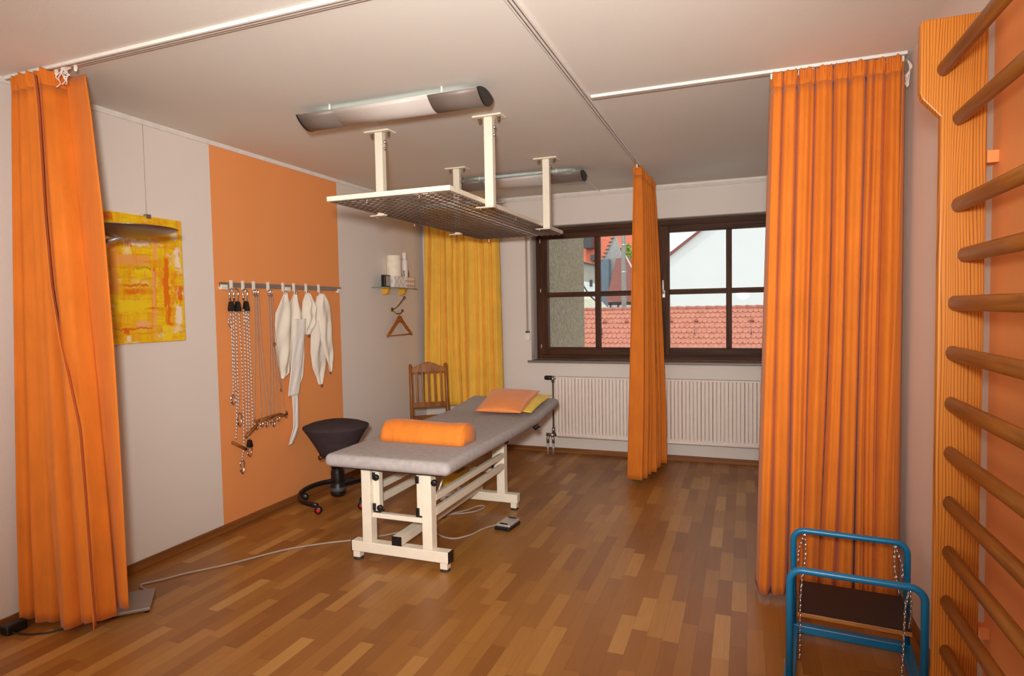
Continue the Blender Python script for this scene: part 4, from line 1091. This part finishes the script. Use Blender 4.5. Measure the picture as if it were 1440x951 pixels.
for u in (-.005, WCH+.005):
    m = MB(TC); m.bar((u, .375, 0), (u, .375, .435), .034, .034); m.build('front_leg', MT['chair'], t, bevel=.003)
m = MB(TC); m.bar((0, .375, .40), (WCH, .375, .40), .02, .05); m.bar((0, .0, .40), (WCH, .0, .40), .02, .05)
for u in (0, WCH): m.bar((u, .0, .40), (u, .375, .40), .02, .05)
m.build('apron', MT['chair'], t, bevel=.002)
for u in (0, WCH):
    m = MB(TC); m.bar((u, -.018, .18), (u, .375, .18), .016, .026); m.build('stretcher', MT['chair'], t, bevel=.002)

# ------------------------------------------------------------------ radiator
t = thing('radiator', 'long white ribbed panel radiator under the window', 'radiator', (2.5, -.08, .17))
AX0, AX1, AZ0, AZ1 = 1.492, 3.56, .176, .770
m = MB(); n = int((AX1-AX0)/.0333)
def fin(u, v):
    k = u*n*2
    x = lerp(AX0, AX1, u); ph = (u*n) % 1.0
    d = .0052*(1/(1+math.exp(-14*(math.cos(2*PI*u*n)))))
    return Vector((x, -.112 - d, lerp(AZ0+.02, AZ1-.008, v)))
m.grid(fin, n*8, 1); m.build('ribbed_panel', MT['radiator'], t)
m = MB(); m.box((AX0, -.112, AZ0+.045), (AX1, -.098, AZ1-.012)); m.box((AX0, -.123, AZ1-.012), (AX1, -.045, AZ1)); m.box((AX0-.004, -.12, AZ0+.02), (AX0, -.045, AZ1)); m.box((AX1, -.12, AZ0+.02), (AX1+.004, -.045, AZ1))
m.box((AX0, -.058, AZ0+.03), (AX1, -.045, AZ1-.012)); m.build('body', MT['radiator'], t, bevel=.002)
m = MB(); m.tube([(AX0, -.108, AZ0+.012), (AX1, -.108, AZ0+.012)], .010, 8); m.build('lower_pipe', MT['radiator'], t)
for x in (1.62, 3.4):
    m = MB(); m.box((x-.012, -.07, AZ0-.005), (x+.012, -.001, AZ0+.05)); m.build('wall_bracket', MT['radiator'], t)
m = MB(); m.lathe([(0, 0), (.019, 0), (.022, .006), (.022, .055), (.018, .07), (0, .072)], 18, M=Matrix.Translation((1.440, -.10, .758)) @ Matrix.Rotation(R_(-90), 4, 'Y')); m.build('thermostat_knob', MT['black'], t)
m = MB(); m.tube([(1.44, -.10, .758), (1.495, -.10, .758)], .013, 12); m.tube([(1.452, -.10, .778), (1.452, -.10, .715)], .015, 12); m.build('valve', MT['steel'], t)
m = MB(); m.tube([(1.452, -.10, .72), (1.452, -.10, .24)], .0085, 10); m.build('riser_pipe', MT['pipe'], t)
m = MB(); m.tube([(1.452, -.10, .27), (1.452, -.10, .215)], .016, 12); m.tube([(1.38, -.10, .195), (1.475, -.10, .195)], .017, 12)
m.tube([(1.40, -.10, .20), (1.392, -.10, .15), (1.392, -.10, .115)], .014, 10); m.tube([(1.43, -.10, .20), (1.448, -.10, .15), (1.448, -.10, .115)], .014, 10); m.build('valve_block', MT['steel'], t)
for x in (1.392, 1.448):
    m = MB(); m.tube([(x, -.10, 0), (x, -.10, .118)], .0095, 10); m.tube([(x, -.10, .062), (x, -.10, .078)], .018, 10); m.build('floor_pipe', MT['alu_light'], t)

# ------------------------------------------------------------------ wall bars
t = thing('wall_bars', 'tall pine wall bars with round rungs on the right wall', 'wall bars', (3.82, -4.1, 0))
BX0, BX1 = 3.760, 3.876
def upright(y0, y1):
    m = MB(); m.prism([(BX0, 0), (BX1, 0), (BX1, 2.283), (3.712, 2.283), (3.705, 2.276), (3.705, 2.072), (3.712, 2.050), (BX0, 1.992)], 'y', y0, y1); m.build('upright', MT['pine'], t, bevel=.004)
upright(-3.66, -3.628); upright(-4.60, -4.568)
for x, z in ((3.765, 2.132), (3.806, 1.983), (3.806, 1.727), (3.824, 1.578), (3.801, 1.434), (3.797, 1.283), (3.796, 1.128), (3.796, .976), (3.796, .822), (3.796, .668), (3.793, .512), (3.793, .355), (3.793, .20)):
    m = MB(); m.tube([(x, -4.57, z), (x, -3.65, z)], .0225, 16, rx=.0165); m.build('rung', MT['rung'], t)
for y0, y1 in ((-3.665, -3.623), (-4.60, -4.56)):
    for z in (1.862, .43):
        m = MB(); m.box((BX1, y0, z-.018), (W, y1, z+.018)); m.build('wall_spacer', MT['orange_wall'], t, bevel=.002)

# ------------------------------------------------------------------ blue swing platform
t = thing('swing_platform', 'blue tubular frame with dark board hung on chains beside wall bars', 'balance platform', (3.60, -3.2, 0))
TB = Matrix.Translation((3.60, -3.2, 0)) @ Matrix.Rotation(R_(-5.5), 4, 'Z')
U0 = .212
def hoop(v, h):
    P = [(-U0, v, .03), (-U0, v, h-.05)]
    for k in range(1, 7): a = PI/2*k/6; P.append((-U0+.045*(1-math.cos(a)), v, h-.05+.045*math.sin(a)+.0))
    for k in range(0, 7): a = PI/2*k/6; P.append((U0-.045*(1-math.sin(a)), v, h-.05+.045*math.cos(a)))
    P.append((U0, v, .03))
    m = MB(TB); m.tube(P, .0128, 12); m.build('handrail', MT['blue'], t)
VF, VN = .235, -.222
hoop(VF, .457); hoop(VN, .460)
m = MB(TB); m.box((-U0-.02, VF-.02, 0.0), (U0+.02, VF+.02, .035)); m.build('base_bar', MT['blue'], t, bevel=.004)
m = MB(TB); m.box((-U0-.02, VN-.02, 0.0), (U0+.02, VN+.02, .035)); m.build('base_bar', MT['blue'], t, bevel=.004)
for u in (-U0, U0):
    m = MB(TB); m.box((u-.02, VN+.02, 0.0), (u+.02, VF-.02, .035)); m.build('base_bar', MT['blue'], t, bevel=.004)
m = MB(TB); m.box((-.188, -.125, .234), (.188, .175, .250)); o = m.build('board', MT['ply'], t, bevel=.002)
m = MB(TB); m.box((-.186, -.123, .250), (.186, .173, .254)); m.build('board_top', MT['board'], o)
def chain(pts, step=.0185):
    P = smooth_path(pts, 12); d = [0]
    for a, b in zip(P, P[1:]): d.append(d[-1]+(b-a).length)
    n = max(2, int(d[-1]/step)); m = MB(TB)
    for i in range(n):
        s0 = d[-1]*(i+.5)/n
        for k in range(len(d)-1):
            if s0 <= d[k+1]:
                q = (s0-d[k])/(d[k+1]-d[k]); c = P[k].lerp(P[k+1], q); tn = (P[k+1]-P[k]).normalized(); break
        r = tn.cross(Vector((0, 1, 0)) if i % 2 else Vector((1, .2, 0))).normalized()
        w = tn.cross(r)
        if i % 2: r = w
        L, wd = .0125, .0075
        pts2 = [c+tn*(L*math.cos(a*PI/6))+r*(wd*math.sin(a*PI/6)) for a in range(12)]
        m.tube(pts2, .0021, 5, closed=True)
    m.build('chain', MT['chrome'], t)
for u in (-1, 1):
    uc = u*.168
    chain([(uc, VF, .443), (uc-.004*u, VF-.03, .36), (u*.178, .165, .262)])
    chain([(uc, VF, .443), (uc+.022*u, VF-.02, .37), (uc+.025*u, VF-.03, .32)])
    chain([(uc, VN, .446), (uc+.006*u, VN+.02, .35), (u*.178, -.115, .262)])
chain([(-.168, VN, .446), (-.175, VN-.006, .36), (-.176, VN-.004, .24), (-.178, VN, .12)])
chain([(.168, VN, .446), (.155, VN+.004, .38), (.15, VN+.006, .22), (.142, VN+.004, .06)])

# ------------------------------------------------------------------ camera
cam = bpy.data.cameras.new('Camera'); co = bpy.data.objects.new('Camera', cam); COL.objects.link(co)
f_, yaw, pitch, roll = 869.3448, .3607, -.0475, -.0177
cy, sy = math.cos(yaw), math.sin(yaw); cp, sp = math.cos(pitch), math.sin(pitch)
fw = Vector((-sy*cp, cy*cp, sp)); rt = Vector((cy, sy, 0)); up = rt.cross(fw)
cr, sr = math.cos(roll), math.sin(roll)
r2 = rt*cr + up*sr; u2 = up*cr - rt*sr
co.matrix_world = Matrix(((r2.x, u2.x, -fw.x, 3.211), (r2.y, u2.y, -fw.y, -5.8745), (r2.z, u2.z, -fw.z, 1.4412), (0, 0, 0, 1)))
cam.sensor_width = 36; cam.sensor_fit = 'HORIZONTAL'; cam.lens = f_/1440*36; cam.clip_start = .02; cam.clip_end = 300
sc.camera = co

# ------------------------------------------------------------------ light
def light(name, typ, loc, energy, color=(1, 1, 1), rot=None, aim=None, **kw):
    d = bpy.data.lights.new(name, typ); d.energy = energy; d.color = color
    for k, v in kw.items(): setattr(d, k, v)
    o = bpy.data.objects.new(name, d); COL.objects.link(o); o.location = loc
    if aim is not None: o.rotation_euler = (Vector(aim)-Vector(loc)).to_track_quat('-Z', 'Y').to_euler()
    return o
# the photographer's flash, on the camera, tilted up
light('flash', 'SPOT', (3.17, -6.02, 1.66), 600, (1, .985, .94), aim=(1.05, -.7, 2.0), spot_size=R_(96), spot_blend=1.0, shadow_soft_size=.09)
# added fill light behind the camera, stands in for bounced room light
light('added_fill', 'AREA', (2.0, -6.9, 1.75), 44, (1, .98, .95), aim=(1.7, -2.0, 1.75), shape='RECTANGLE', size=3.4, size_y=1.4)

light('sun', 'SUN', (0, -20, 40), 1.0, (1, .98, .94), aim=(4, -8, 0), angle=R_(3))
w = bpy.data.worlds.new('World'); sc.world = w; w.use_nodes = True
bg = w.node_tree.nodes['Background']; bg.inputs[0].default_value = (.96, .98, 1, 1); bg.inputs[1].default_value = 1.12

sc.view_settings.view_transform = 'Standard'; sc.view_settings.look = 'None'
sc.view_settings.exposure = 0.0; sc.view_settings.gamma = 1; sc.view_settings.use_curve_mapping = False
sc.cycles.use_denoising = True
sc.cycles.max_bounces = 8; sc.cycles.diffuse_bounces = 5; sc.cycles.transparent_max_bounces = 12
sc.cycles.caustics_reflective = False; sc.cycles.caustics_refractive = False
